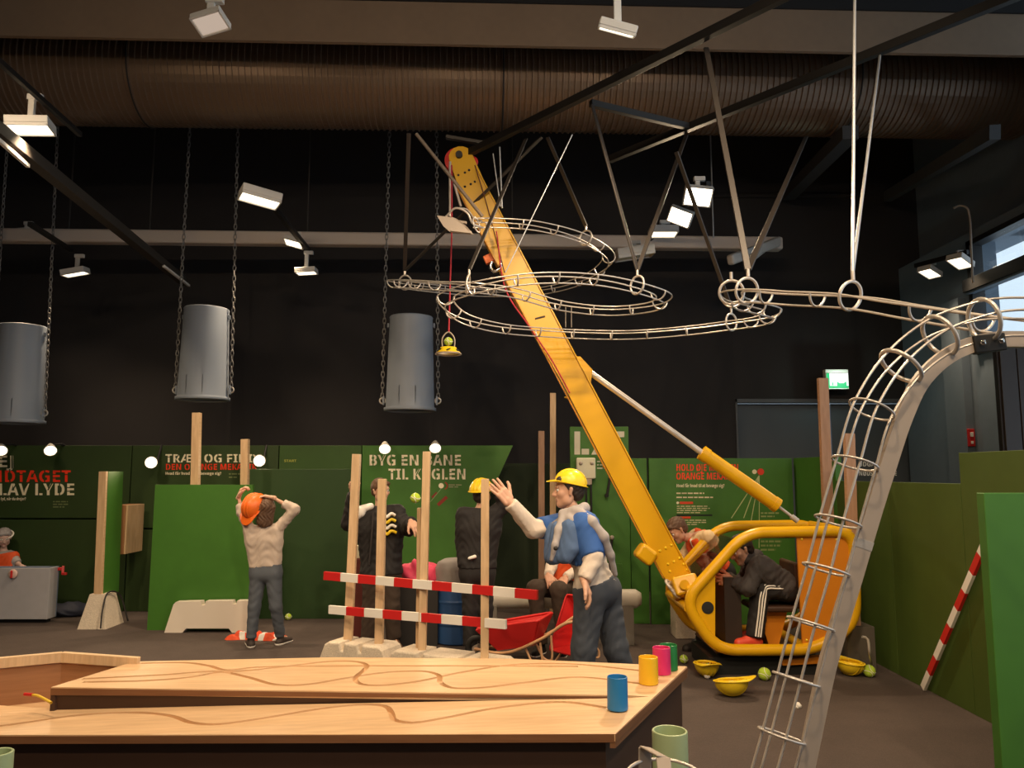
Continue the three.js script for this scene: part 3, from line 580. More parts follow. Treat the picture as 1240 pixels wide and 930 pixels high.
// ---------------------------------------------------------------- ball-run table in the foreground
const TH = 0.6;
{
  const ev = new Evaluator(); ev.useGroups = false;
  const A = gnd(745, 887, TH), C = gnd(832, 807, TH), E = gnd(62, 832, TH), G = gnd(163, 801, TH), Mr = gnd(762, 842, TH);
  const edge = (px) => gnd(px, lerp(887, 807, (px - 745) / 87), TH);                 // right end of the table
  const nbL = at(62, 861, -E.z), n0 = at(0, 890, 3.09), slope = (x) => lerp(TH, nbL.y, (Mr.x - x) / (Mr.x - nbL.x));   // lower board tilts down to the left
  const t = thing('ball_run_table', 'low plywood table with wavy ball grooves, in the foreground', 'table', V(-0.6, 0, -3.3));
  const groove = (pts, h, w = 0.013) => {                              // solid that is cut out of a board
    const c = new THREE.CatmullRomCurve3(pts.map((p) => V(p.x, 0, p.z)), false, 'centripetal').getSpacedPoints(90);
    return new Brush(toFlat2(sweep(c.map((p) => V(p.x, h, p.z)), [[-w, -0.025], [w, -0.025], [w, 0.02], [-w, 0.02]], false, V(0, 1, 0))));
  };
  const toBrush = (g) => new Brush(toFlat2(g));
  function toFlat2(g) { const q = plain(g); return q; }
  const cutAll = (g, cuts) => { let b = toBrush(g); b.updateMatrixWorld(); for (const c of cuts) { c.updateMatrixWorld(); b = ev.evaluate(b, c, SUBTRACTION); } const q = plain(b.geometry.clone()); q.deleteAttribute('uv'); return boxUV(q); };
  // upper board
  const R1 = edge(792);
  const up = [E, Mr, R1, C, gnd(620, 797.5, TH), gnd(400, 796, TH), G];
  const P = (list) => list.map(([x, y]) => gnd(x, y, TH));
  const g1 = P([[100, 826], [180, 824], [230, 820], [265, 814], [300, 812], [345, 807], [400, 801], [430, 801], [444, 805], [440, 812], [430, 821], [436, 828], [455, 830], [500, 826], [560, 814], [620, 805], [690, 804], [775, 812]]);
  const g2 = P([[100, 822], [200, 817], [262, 813], [300, 820], [335, 829], [370, 829], [420, 821], [470, 814], [515, 813], [532, 818], [533, 826], [548, 833], [580, 833], [640, 826], [700, 820], [778, 828]]);
  const g3 = P([[170, 803], [225, 802.5], [252, 806], [275, 811.5], [310, 808], [400, 806.5], [620, 806.5], [700, 807]]);
  part(t, 'upper_board', cutAll(prism(up, V(0, -0.03, 0)), [groove(g1, TH), groove(g2, TH), groove(g3, TH)]), M.ply);
  // lower board, a tilted slab
  const S = (p) => V(p.x, slope(p.x), p.z);
  const on = (px, py) => { let p = gnd(px, py, TH); for (let i = 0; i < 30; i++) p = gnd(px, py, slope(p.x)); return S(p); };
  const Q = on(0, 890), backL = S(V(-3.7, 0, nbL.z - 0.55)), frontL = S(V(-3.7, 0, Q.z - 0.16)), inner = S(V(nbL.x, 0, -3.62));
  const low = [frontL, Q, A.clone(), edge(793), Mr.clone().setZ(-3.42), inner.clone(), backL];
  low[2].y = TH; low[3].y = TH - 0.001; low[4].y = slope(low[4].x) - 0.001;
  const flatLow = low.map((p) => V(p.x, TH, p.z));
  const g4 = [[-60, 884], [0, 879], [100, 865.5], [170, 863], [208, 867], [232, 875], [262, 877], [310, 871], [390, 858], [440, 853], [466, 855], [474, 863], [478, 872], [500, 875], [535, 870], [600, 857.5], [680, 850], [735, 857]].map(([x, y]) => { const p = on(x, y); return V(p.x, TH, p.z); });
  const lower = cutAll(prism(flatLow, V(0, -0.03, 0)), [groove(g4, TH)]);
  { const p = lower.attributes.position; for (let i = 0; i < p.count; i++) p.setY(i, p.getY(i) - TH + Math.min(slope(p.getX(i)), TH)); lower.computeVertexNormals(); }
  part(t, 'lower_board', lower, M.ply);
  // edges and dark skirts
  const lip = (a, b, dy, m, n) => part(t, n, prism([a, b, V(b.x, b.y - dy, b.z), V(a.x, a.y - dy, a.z)], V(0, 0, -0.02)), m);
  const dn = (p, k) => V(p.x, p.y - k, p.z);
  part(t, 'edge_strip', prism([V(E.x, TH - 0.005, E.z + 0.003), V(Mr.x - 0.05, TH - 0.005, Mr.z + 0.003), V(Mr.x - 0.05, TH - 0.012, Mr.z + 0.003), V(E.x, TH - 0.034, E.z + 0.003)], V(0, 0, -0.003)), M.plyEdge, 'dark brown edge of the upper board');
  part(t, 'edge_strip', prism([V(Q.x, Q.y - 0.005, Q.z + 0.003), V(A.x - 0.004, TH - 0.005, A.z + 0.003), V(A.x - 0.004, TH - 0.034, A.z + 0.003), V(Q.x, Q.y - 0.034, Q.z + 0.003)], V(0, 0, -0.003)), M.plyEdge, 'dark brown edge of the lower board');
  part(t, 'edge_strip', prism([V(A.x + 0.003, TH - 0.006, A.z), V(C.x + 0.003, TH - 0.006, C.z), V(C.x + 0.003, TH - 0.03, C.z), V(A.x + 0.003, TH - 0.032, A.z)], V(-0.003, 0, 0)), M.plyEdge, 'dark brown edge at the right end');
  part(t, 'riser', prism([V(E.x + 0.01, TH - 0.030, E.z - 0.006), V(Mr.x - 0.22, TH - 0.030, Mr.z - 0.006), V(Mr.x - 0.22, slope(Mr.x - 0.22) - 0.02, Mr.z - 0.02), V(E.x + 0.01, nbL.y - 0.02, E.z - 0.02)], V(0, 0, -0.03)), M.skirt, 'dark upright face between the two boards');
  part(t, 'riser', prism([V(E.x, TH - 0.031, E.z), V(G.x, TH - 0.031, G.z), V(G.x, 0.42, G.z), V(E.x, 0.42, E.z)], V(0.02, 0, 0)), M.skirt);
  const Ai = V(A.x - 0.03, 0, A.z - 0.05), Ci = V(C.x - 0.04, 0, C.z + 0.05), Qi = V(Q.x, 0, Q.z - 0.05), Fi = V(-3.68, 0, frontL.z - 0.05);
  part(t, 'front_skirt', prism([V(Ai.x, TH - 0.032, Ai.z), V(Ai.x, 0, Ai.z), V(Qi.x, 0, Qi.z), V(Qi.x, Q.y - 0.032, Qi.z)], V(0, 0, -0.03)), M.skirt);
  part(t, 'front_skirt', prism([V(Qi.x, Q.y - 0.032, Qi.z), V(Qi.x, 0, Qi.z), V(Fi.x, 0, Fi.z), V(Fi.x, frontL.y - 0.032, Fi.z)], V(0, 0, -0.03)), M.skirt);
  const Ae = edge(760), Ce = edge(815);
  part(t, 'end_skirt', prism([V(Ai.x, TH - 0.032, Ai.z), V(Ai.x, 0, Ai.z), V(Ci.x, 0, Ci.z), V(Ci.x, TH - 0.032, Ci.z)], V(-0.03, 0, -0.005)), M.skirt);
  part(t, 'end_lip', prism([dn(A, 0.031), dn(C, 0.031), V(C.x, TH - 0.05, C.z), V(A.x, TH - 0.055, A.z)], V(-0.02, 0, 0)), M.plyEdge);
  // catching tray at the left end: pale rim with red brown inner walls
  const r0 = gnd(-210, 822, 0.62), r1 = gnd(75, 795.5, 0.62), r2 = gnd(168, 802, 0.605);
  part(t, 'rim', [bar(r0, r1, 0.03, 0.05, V(0, 1, 0))], M.pine); part(t, 'rim', [bar(r1, r2, 0.03, 0.05, V(0, 1, 0))], M.pine);
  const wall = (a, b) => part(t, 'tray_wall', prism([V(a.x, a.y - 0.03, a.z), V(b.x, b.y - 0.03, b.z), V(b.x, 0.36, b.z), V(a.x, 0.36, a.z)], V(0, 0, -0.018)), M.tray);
  wall(r0, r1); wall(r1, r2);
  part(t, 'tray_floor', prism([V(-3.7, 0.41, -3.55), V(E.x, 0.41, -3.40), V(E.x + 0.3, 0.41, -4.0), V(r1.x, 0.41, r1.z), V(r0.x - 0.6, 0.41, r0.z)], V(0, -0.02, 0)), M.ply);
  const wire = single('cord', 'red and yellow cord end sticking out of the tray beside the upper board', 'cord', tube([at(32, 841, 3.55), at(44, 842, 3.53), at(53, 846, 3.5), at(62, 851, 3.47)], 0.006, 16), mat(0.8, 0.55, 0.05, 0.5));
  part(wire, 'cord_tip', tube([at(30, 840.7, 3.555), at(40, 841.3, 3.535)], 0.0075, 4), M.red, 'red tip');
}
function cup(px, py, h, r, m, label, D0) {
  const b = gnd(px, py, TH); b.y += 0.001;
  const o = single('cup', label, 'cup', lathe([[0.001, 0.006], [r - 0.006, 0.006], [r - 0.004, h - 0.002], [r - 0.002, h], [r, h - 0.002], [r + 0.001, 0.003], [r - 0.002, 0], [0.001, 0]], b, 36), m); return o;
}
cup(748, 859, 0.128, 0.041, mat(0.02, 0.20, 0.50, 0.4), 'blue plastic cup near the table corner');
cup(785.5, 828, 0.118, 0.043, mat(0.88, 0.52, 0.02, 0.35), 'yellow plastic cup on the table between blue and magenta');
cup(801.5, 816, 0.122, 0.042, mat(0.66, 0.03, 0.16, 0.4), 'magenta plastic cup on the table edge');
cup(810, 811, 0.118, 0.042, mat(0.02, 0.20, 0.05, 0.4), 'dark green plastic cup, last in the row on the table');
function pipe(c, h, r, label) { const b = V(c.x, 0, c.z); single('plastic_pipe', label, 'pipe', lathe([[r - 0.010, 0], [r - 0.010, h - 0.002], [r - 0.004, h], [r, h - 0.003], [r, 0], [r - 0.010, 0]], b, 40), mat(0.40, 0.50, 0.28, 0.35)); }
{ const p = at(811, 884, 2.78); pipe(p, p.y, 0.0605, 'pale green open pipe standing at the right end of the table'); const q = at(-2, 910, 2.3); pipe(q, q.y, 0.039, 'pale green open pipe in the bottom left corner'); }

// ---------------------------------------------------------------- yellow crane with cab
{
  const DB = 6.42, DN = 6.1, DF = 6.85, DM = 6.47;
  const t = thing('crane', 'yellow play crane with long riveted boom, tube framed cab and hydraulic ram', 'crane', V(2.0, 0, -6.5));
  const B = (px, py, D = DB) => at(px, py, D);
  // boom
  const tipArc = []; for (let k = 0; k <= 8; k++) { const a = Math.PI * (1.08 - k / 8 * 1.02); tipArc.push([558 + 14.5 * Math.cos(a), 190 - 13 * Math.sin(a)]); }
  const outline = [...tipArc, [592, 232], [620, 285], [660, 360], [716, 465], [838, 697], [837, 712], [816, 716], [803, 697], [682, 465], [622, 360], [557, 232]].map(([x, y]) => B(x, y));
  const boom = part(t, 'boom', prism(outline, V(0, 0, -0.15)), M.yellow);
  part(boom, 'edge_flange', bar(B(578, 205, DB - 0.005), B(839, 700, DB - 0.005), 0.012, 0.02, V(0, 0, 1)), M.yellow);
  part(boom, 'edge_flange', bar(B(546, 214, DB - 0.005), B(803, 700, DB - 0.005), 0.010, 0.02, V(0, 0, 1)), M.yellowDeep);
  for (const [x, y] of [[799, 667], [806, 663.5], [813, 660], [809, 683], [816, 680], [823, 676], [811, 692], [828, 683], [832, 690], [834.5, 697], [816, 700], [821, 707]]) part(boom, 'rivet', lathe([[0.012, 0], [0.011, 0.006], [0.004, 0.010], [0.001, 0.010]], B(x, y), 10, V(0, 0, 1)), M.hat);
  for (const [x, y] of [[555, 212], [563, 209], [568, 206], [563, 226], [570, 223], [575, 220]]) part(boom, 'rivet', lathe([[0.011, 0], [0.009, 0.006], [0.001, 0.008]], B(x, y), 8, V(0, 0, 1)), M.dark);
  const zc = B(557, 190).z - 0.075;
  for (const z of [0.02, -0.11]) part(t, 'pulley', lathe([[0.001, -0.014], [0.115, -0.014], [0.118, -0.006], [0.10, 0], [0.118, 0.006], [0.115, 0.014], [0.001, 0.014]], V(B(558, 192).x - 0.03, B(558, 192).y + 0.02, zc + z - 0.075 + 0.07 - (z > 0 ? 0.03 : -0.02)), 30, V(0, 0, 1)), M.red, 'red rope pulley');
  part(t, 'pulley_axle', rod(V(B(556, 188).x, B(556, 188).y, B(556, 188).z + 0.03), V(B(556, 188).x, B(556, 188).y, B(556, 188).z - 0.2), 0.03, 0.03, 16), M.dark);
  part(t, 'pulley', lathe([[0.001, -0.01], [0.05, -0.01], [0.042, 0], [0.05, 0.01], [0.001, 0.01]], B(572, 196, DB + 0.06), 20, V(0, 0, 1)), M.red, 'small red guide pulley');
  for (const [a, b] of [[[545, 196], [545, 262]], [[550, 222], [558, 250]]]) part(t, 'tip_rod', rod(B(...a, DB - 0.05), B(...b, DB - 0.05), 0.011), M.steel);
  part(t, 'tip_beam', bar(B(540, 166, 6.5), B(588, 174, 6.5), 0.05, 0.03), M.hanger);
  // brackets and rope guides along the boom
  part(t, 'hook_bracket', bar(B(587, 316, DB + 0.05), B(602, 309, DB + 0.05), 0.06, 0.07), M.orange);
  part(t, 'hook', tube([B(596, 319), B(594, 325), B(599, 331), B(606, 326), B(607, 318)].map((p) => p.setZ(-6.36)), 0.014, 20), M.chrome);
  for (const [x, y] of [[687, 482], [733, 566], [782, 655]]) part(t, 'rope_guide', ring(B(x, y, DB + 0.06), V(0.3, 1, 0), 0.022, 0.006), M.yellow);
  part(t, 'clamp', [bar(B(648, 386), B(660, 383), 0.02, 0.012)], M.dark);
  part(t, 'crank_block', [bar(B(772, 664, 6.3), B(791, 678, 6.3), 0.17, 0.13, V(0, 1, 0), 0.03)], M.yellow); part(t, 'crank_axle', rod(B(782, 671, 6.35), B(800, 676, 6.5), 0.03), M.yellowDeep);
  // hydraulic ram
  part(t, 'ram_lug', prism([B(698, 431), B(703, 431), B(718, 447), B(716, 462), B(706, 447)].map((p) => p.setZ(p.z - 0.03)), V(0, 0, -0.08)), M.yellow);
  const r0 = B(709, 447, 6.49), r1 = B(851, 549, 6.45), r2 = B(941, 612, 6.42), r3 = B(966, 631, 6.40);
  part(t, 'ram_rod', rod(r0, r1, 0.025, 0.025, 20), M.steel);
  part(t, 'ram_barrel', [rod(r1, r2, 0.058, 0.058, 28), rod(mix(r1, r2, -0.02), mix(r1, r2, 0.06), 0.063, 0.063, 28), rod(mix(r1, r2, 0.95), mix(r1, r2, 1.01), 0.062, 0.062, 28)], M.yellow);
  part(t, 'ram_end', [rod(r2, r3, 0.012), rod(mix(r2, r3, 0.7), r3, 0.022)], M.steel);
  // cab frames
  const near = [[1034, 643], [903, 645], [828, 728], [867, 787], [986, 787], [1036, 756]].map(([x, y]) => at(x, y, DN));
  const far = [[1034, 643], [903, 645], [828, 728], [867, 787], [986, 787], [1036, 756]].map(([x, y]) => { const p = at(x, y, DN); return V(p.x, p.y, -DF); });
  part(t, 'side_frame', bent(near, 0.043, 0.16, 16, true), M.yellow); part(t, 'side_frame', bent(far, 0.043, 0.16, 16, true), M.yellow);
  const cross = (i, j, k) => { const a = mix(near[i], near[j], k), b = mix(far[i], far[j], k); part(t, 'cross_tube', rod(a, b, 0.034, 0.034, 14), M.yellow); };
  cross(1, 2, 0.86); cross(2, 3, 0.15); cross(3, 4, 0.1); cross(3, 4, 0.95); cross(0, 1, 0.06); cross(0, 5, 0.6);
  // boom foot
  part(t, 'boom_foot', [bar(B(826, 700, 6.36), B(833, 722, 6.3), 0.20, 0.20, V(0, 0, 1), 0.02)], M.yellow);
  part(t, 'boom_pin', rod(B(829, 708, 6.2), B(829, 708, 6.75), 0.038, 0.038, 18), M.yellow);
  part(t, 'spring', [ring(B(812, 709, 6.3), V(0.6, 0.6, 0.3), 0.05, 0.012), ring(B(815, 713, 6.3), V(0.6, 0.6, 0.3), 0.05, 0.012), ring(B(818, 717, 6.3), V(0.6, 0.6, 0.3), 0.05, 0.012)], M.steel);
  // panels
  const N = (x, y, o = 0) => { const p = at(x, y, DN); p.z += o; return p; };
  const frontPlate = part(t, 'front_plate', prism([N(835, 728), N(866, 695), N(866, 783)], V(0, 0, -0.02)), M.yellow);
  part(frontPlate, 'vent', [lathe([[0.001, 0.004], [0.044, 0.004], [0.047, 0], [0.001, 0]], N(857, 736, 0.002), 24, V(0, 0, 1)), ...[0, 1, 2, 3, 4, 5, 6, 7].map((k) => bx(0.006, 0.004, 0.006, N(857, 736, 0.006).add(V(0.03 * Math.cos(k * 0.785), 0.03 * Math.sin(k * 0.785), 0))))], M.rubber, 'round black vent');
  for (const [x, y] of [[839, 727], [845, 712], [840, 746], [858, 763]]) part(frontPlate, 'rivet', lathe([[0.010, 0], [0.006, 0.006], [0.001, 0.007]], N(x, y, 0.001), 8, V(0, 0, 1)), M.hat);
  part(t, 'far_plate', prism([N(835, 728), N(884, 678), N(884, 783), N(866, 783)].map((p) => p.setZ(-DF)), V(0, 0, -0.02)), M.orangePlate);
  const rear = part(t, 'rear_plate', prism([N(965, 650), N(1031, 650), N(1032, 752), N(985, 782), N(972, 782)], V(0, 0, -0.02)), M.orangePlate);
  for (const [x, y] of [[971, 653], [1013, 653], [1028, 745], [977, 775]]) part(rear, 'rivet', lathe([[0.010, 0], [0.006, 0.006], [0.001, 0.007]], N(x, y, 0.001), 8, V(0, 0, 1)), M.hat);
  part(t, 'back_plate', prism([N(1030, 650, -0.04), N(1033, 752, -0.04), N(1033, 752, -0.71), N(1030, 650, -0.71)].map((p) => p), V(0.015, 0, 0)), M.orangePlate);
  part(t, 'floor_plate', bx2(V(N(868, 780).x, 0.19, -DN - 0.03), V(N(990, 780).x, 0.175, -DF + 0.03)), mat(0.07, 0.035, 0.02, 0.6));
  const glass = new THREE.MeshPhysicalMaterial({ color: lin(0.55, 0.30, 0.18), transmission: 1, thickness: 0, roughness: 0.05, ior: 1.45 });
  { const a = N(897, 655, -0.05), b = N(846, 708, -0.05), o = V(0, 0, -0.65); part(t, 'windshield', prism([a, b, b.clone().add(o), a.clone().add(o)], V(-0.004, 0.004, 0)), glass, 'brown tinted windshield'); }
  part(t, 'console', [bx2(V(N(884, 700).x, N(884, 703).y, -6.28), V(N(905, 700).x, 0.19, -6.62))], mat(0.03, 0.018, 0.014, 0.5), 'dark control console');
  part(t, 'lever', [rod(V(N(890, 703).x, N(890, 703).y, -6.4), V(N(878, 690).x, N(878, 690).y, -6.4), 0.012), ball(V(N(878, 690).x, N(878, 690).y, -6.4), 0.022)], M.dark);
  const sx = N(945, 730).x; part(t, 'seat', [bx(0.34, 0.05, 0.38, V(sx + 0.02, 0.48, -6.45), 0, 0.02), bx(0.05, 0.36, 0.36, V(sx + 0.2, 0.66, -6.45), 0, 0.02)], mat(0.05, 0.022, 0.012, 0.5));
  part(t, 'seat_post', [prism([V(sx - 0.10, 0.46, -6.35), V(sx + 0.14, 0.46, -6.35), V(sx + 0.06, 0.19, -6.35), V(sx - 0.02, 0.19, -6.35)], V(0, 0, -0.2))], M.orangePlate);
  part(t, 'plinth', bx2(V(N(862, 780).x, 0.13, -6.2), V(N(1000, 780).x, 0, -6.8)), M.rubber, 'dark base under the cab');
  for (const z of [-6.2, -6.75]) part(t, 'skid', bar(V(N(950, 780).x, 0.10, z), V(N(1010, 780).x, 0.12, z), 0.07, 0.05), M.orangePlate);
}
{ // rope from the boom tip with the ball cradle
  const t = thing('rope_cradle', 'striped yellow and black ball dish hanging from the crane on a red rope', 'hoist', at(543, 430, 6.36));
  const D = 6.36, P = (x, y) => at(x, y, D);
  part(t, 'rope', tube([P(547, 200), P(547, 280), P(545, 350), P(543.5, 402)], 0.007, 30, 6), M.rope);
  const c = P(543, 428);
  part(t, 'wire_frame', [tube([P(536, 424), P(536, 409), P(543, 402), P(550, 409), P(550, 424)], 0.006, 30, 6), ring(V(c.x, c.y - 0.005, c.z), V(0, 1, 0), 0.105, 0.006)], M.brushed);
  part(t, 'dish', lathe([[0.001, 0.012], [0.05, 0.012], [0.06, 0.05], [0.066, 0.05], [0.072, 0.03], [0.098, 0.01], [0.092, 0], [0.001, 0]], c, 36), M.hat);
  for (let k = 0; k < 6; k++) { const a = k * Math.PI / 3 + 0.3; part(t, 'stripe', bar(V(c.x + 0.072 * Math.cos(a), c.y + 0.034, c.z + 0.072 * Math.sin(a)), V(c.x + 0.098 * Math.cos(a + 0.3), c.y + 0.012, c.z + 0.098 * Math.sin(a + 0.3)), 0.03, 0.004), M.rubber); }
  const b = P(543, 413.5); tennis(b, 'tennis ball in the striped dish hanging from the crane', 0.036);
  single('rope', 'dark rope running over the face of the boom from its tip', 'rope', tube([at(575, 200, 6.33), at(590, 250, 6.34), at(611, 330, 6.33)], 0.005, 20, 6), mat(0.12, 0.03, 0.02, 0.7));
  const r2 = single('rope', 'red rope slanting down along the left side of the crane boom', 'rope', tube([at(601, 280, 6.33), at(613, 352, 6.32), at(640, 394, 6.32), at(668, 436, 6.33), at(690, 476, 6.35)], 0.0065, 30, 6), M.rope);
}
function tennis(c, label, r = 0.034, m = M.tennis) {
  const t = thing('tennis_ball', label, 'ball', V(c.x, c.y - r, c.z)); part(t, 'felt', ball(c, r, 24, 16), m);
  const s = []; for (let k = 0; k < 48; k++) { const a = k / 48 * 2 * Math.PI, e = 0.44; s.push(V((1 - e) * Math.cos(a) + e * Math.cos(3 * a), (1 - e) * Math.sin(a) - e * Math.sin(3 * a), 2 * Math.sqrt(e * (1 - e)) * Math.sin(2 * a)).multiplyScalar(r * 0.985).add(c)); }
  part(t, 'seam', tube(s, 0.0026, 96, 5, true), M.white); return t;
}

// ---------------------------------------------------------------- steel wire ball track
{
  const t = thing('ball_track', 'steel wire ball track spiralling around the boom and running right', 'ball track', at(640, 380, 5.6));
  const px = [[572, 267, 6.0], [600, 267, 6.05], [650, 271, 6.15], [709, 288, 6.45], [737, 312, 6.9], [712, 334, 7.3], [660, 349, 7.55], [590, 352, 7.5], [530, 347, 7.2], [490, 342, 6.85], [477, 340, 6.5], [492, 340, 6.1], [530, 342, 5.75], [565, 344, 5.5], [620, 351, 5.65], [680, 367, 5.85], [740, 373, 5.92], [790, 368, 5.78], [804, 358, 5.5], [771, 345, 5.25], [720, 335, 5.1], [650, 333, 4.95], [590, 341, 4.9], [550, 353, 5.0], [539, 362, 5.2], [556, 380, 5.5], [600, 393, 5.8], [660, 399, 6.0], [760, 402, 6.05], [840, 396, 5.95], [886, 390, 5.8], [924, 384, 5.4], [936, 376, 5.1], [916, 369, 4.8], [891, 362, 4.4], [886, 354, 4.1], [906, 352, 3.85], [960, 355, 3.65], [1028, 358, 3.4], [1100, 369, 3.08], [1190, 382, 2.78], [1275, 392, 2.55]];
  const curve = new THREE.CatmullRomCurve3(px.map((p) => at(...p)), false, 'centripetal');
  const N = 620, pts = curve.getSpacedPoints(N), len = curve.getLength();
  const frame = (i) => { const a = pts[Math.max(i - 1, 0)], b = pts[Math.min(i + 1, N)], T = b.clone().sub(a).normalize(), S = V(0, 1, 0).cross(T).normalize(); return [T, S, T.clone().cross(S)]; };
  const offset = (s, u) => pts.map((p, i) => { const [, S, U] = frame(i); return p.clone().addScaledVector(S, s).addScaledVector(U, u); });
  for (const [s, u] of [[0.056, 0.0], [-0.056, 0.0], [0, -0.058]]) part(t, 'wire', sweep(offset(s, u), circle(0.0052, 6)), M.steel);
  const near = (x, y, D) => { const q = at(x, y, D); let best = 0; pts.forEach((p, i) => { if (p.distanceToSquared(q) < pts[best].distanceToSquared(q)) best = i; }); return best; };
  const hung = px.filter((p) => [709, 565, 771, 886, 1028].includes(p[0]) || (p[0] === 490) || (p[0] === 906)).map((p) => near(...p));
  for (let s = 0.12, k = 0; s < len - 0.1; s += 0.29, k++) {             // U hoops under the wires
    const i = Math.round(s / len * N), [T, S, U] = frame(i);
    if (hung.some((h) => Math.abs(h - i) < 5)) continue;
    const g = new THREE.TorusGeometry(0.058, 0.0058, 6, 14, Math.PI); g.rotateZ(Math.PI);
    g.applyMatrix4(new THREE.Matrix4().makeBasis(S, U, T).setPosition(pts[i])); part(t, 'hoop', plain(g), M.steel);
  }
  const tops = hung.map((i) => { const [T, S, U] = frame(i); part(t, 'ring', ring(pts[i], T, 0.064, 0.0075), M.steel); const top = pts[i].clone().addScaledVector(U, 0.07); part(t, 'ring_stud', rod(top, top.clone().add(V(0, 0.04, 0)), 0.009, 0.009, 8), M.steel); return top.add(V(0, 0.035, 0)); });
  const find = (x) => tops[px.filter((p) => [709, 565, 771, 886, 1028, 490, 906].includes(p[0])).findIndex((p) => p[0] === x)];
  const hang = (x, qx, qy, h = RH - 0.03, m = M.hanger, w = 0.034) => { const a = find(x), b = gnd(qx, qy, h); part(t, 'hanger_rod', m === M.cable ? rod(a, b, 0.008, 0.008, 8) : bar(a, b, w, 0.012), m); };
  hang(490, 495, 161); hang(490, 656, 166); hang(565, 637, 168); hang(709, 663, 166); hang(771, 717, 127); hang(771, 831, 164); hang(886, 819, 184, 3.9); hang(906, 855, 58); hang(906, 976, 166);
  hang(1028, 1035, -12, 4.3, M.cable); hang(1028, 1066, 64, 4.3, M.cable);
  // thin stays beside the boom
  for (const [a, b, D, r] of [[[693, 163], [612, 330], 5.7, 0.004], [[605, 178], [608, 252], 6.2, 0.006], [[597, 186], [606, 250], 6.2, 0.005], [[504, 162], [584, 262], 5.95, 0.014]]) part(t, 'stay', rod(at(...a, D), at(...b, D), r, r, 8), D === 5.95 ? mat(0.22, 0.17, 0.13, 0.5) : M.cable);
  // drop pins between the loops
  for (const x of [685, 692]) part(t, 'drop_pin', rod(at(x, 372, 5.9), at(x, 396, 6.02), 0.005, 0.005, 6), M.steel);
  // catch hopper at the start of the track
  const hp = at(552, 264, 6.0);
  part(t, 'hopper', [prism([at(529, 261, 5.9), at(548, 263, 5.9), at(560, 272, 5.9), at(570, 283, 5.9), at(545, 281, 5.9), at(537, 274, 5.9)], V(0.02, 0.03, -0.12)), bar(at(545, 279, 5.85), at(571, 282, 5.85), 0.04, 0.02), bar(at(538, 266, 6.05), at(565, 270, 6.05), 0.03, 0.02)], M.brushed);
  part(t, 'hopper_wire', [tube([at(540, 262, 5.95), at(552, 252, 5.9), at(566, 258, 5.9), at(572, 270, 5.92), at(585, 276, 6)], 0.008, 30), tube([at(556, 252, 5.95), at(566, 254, 6.0), at(575, 265, 6.0), at(584, 268, 6.0)], 0.007, 24), ring(at(577, 272, 5.95), V(1, 0.2, 0.4), 0.062, 0.006)], M.steel);
}
{ // curved mast with its four wire tube
  const D = 2.2, P = (x, y) => at(x, y, D);
  const t = thing('track_mast', 'curved pale steel mast carrying four ringed wires, at the right', 'ball track', V(P(905, 1230).x, 0, -D));
  const mast = new THREE.CatmullRomCurve3([[1290, 411], [1240, 411], [1205, 411.5], [1178, 417], [1146, 432], [1115, 462], [1095, 503], [1075, 562], [1053, 632], [1033, 700], [1013, 766], [1002, 805], [975, 930], [938, 1090], [905, 1236]].map(([x, y]) => P(x, y))).getSpacedPoints(90);
  const m = part(t, 'mast', sweepHard(mast, [[-0.0225, -0.010], [0.0225, -0.010], [0.0225, 0.010], [-0.0225, 0.010]], V(0, 0, 1)), M.brushed);
  part(t, 'foot_plate', bx(0.16, 0.012, 0.12, V(mast[90].x, 0.006, -D)), M.brushed);
  part(t, 'joint_band', sweepHard(mast.slice(38, 40), [[-0.0235, -0.011], [0.0235, -0.011], [0.0235, 0.011], [-0.0235, 0.011]], V(0, 0, 1)), M.steel);
  const br = part(t, 'bracket', bar(P(1176, 418), P(1214, 414), 0.05, 0.036, V(0, 0, 1)), M.rubber, 'black bolted bracket');
  for (const x of [1184, 1206]) part(br, 'bolt', lathe([[0.008, 0], [0.007, 0.006], [0.001, 0.008]], P(x, x === 1184 ? 416.5 : 414.5).add(V(0, 0, 0.025)), 10, V(0, 0, 1)), M.chrome);
  const path = new THREE.CatmullRomCurve3([[1290, 384], [1240, 384], [1215, 384.5], [1190, 388], [1137, 407], [1091, 443], [1055, 497], [1035, 562], [1015, 631], [1000, 690], [981, 757], [964, 823], [946, 892], [930, 950], [905, 1045]].map(([x, y]) => P(x, y))).getSpacedPoints(240);
  const fr = (i) => { const T = path[Math.min(i + 1, 240)].clone().sub(path[Math.max(i - 1, 0)]).normalize(), S = V(0, 0, 1).cross(T).normalize(); return [T, S, T.clone().cross(S)]; };
  for (const a of [0.15, 1.75, 3.0, 4.6]) part(t, 'wire', sweep(path.map((p, i) => { const [, S, U] = fr(i); return p.clone().addScaledVector(S, 0.056 * Math.cos(a)).addScaledVector(U, 0.056 * Math.sin(a)); }), circle(0.0037, 6)), M.steel);
  for (const [x, y] of [[1190, 388], [1137, 407], [1091, 443], [1055, 497], [1035, 562], [1015, 631], [1000, 690], [981, 757], [964, 823], [946, 892], [928, 958]]) {
    let b = 0; const q = P(x, y); path.forEach((p, i) => { if (p.distanceToSquared(q) < path[b].distanceToSquared(q)) b = i; });
    const [T] = fr(b); part(t, 'ring', ring(path[b], T.clone().add(V(0, 0, 0.12)), 0.0615, x > 1080 ? 0.0062 : 0.0035, Math.PI * 2, V(0, 0, 1)), M.steel);
  }
}
function sweepHard(path, prof, up) { const g = sweep(path, prof, false, up), q = g.clone(); q.deleteAttribute('normal'); q.computeVertexNormals(); return q; }
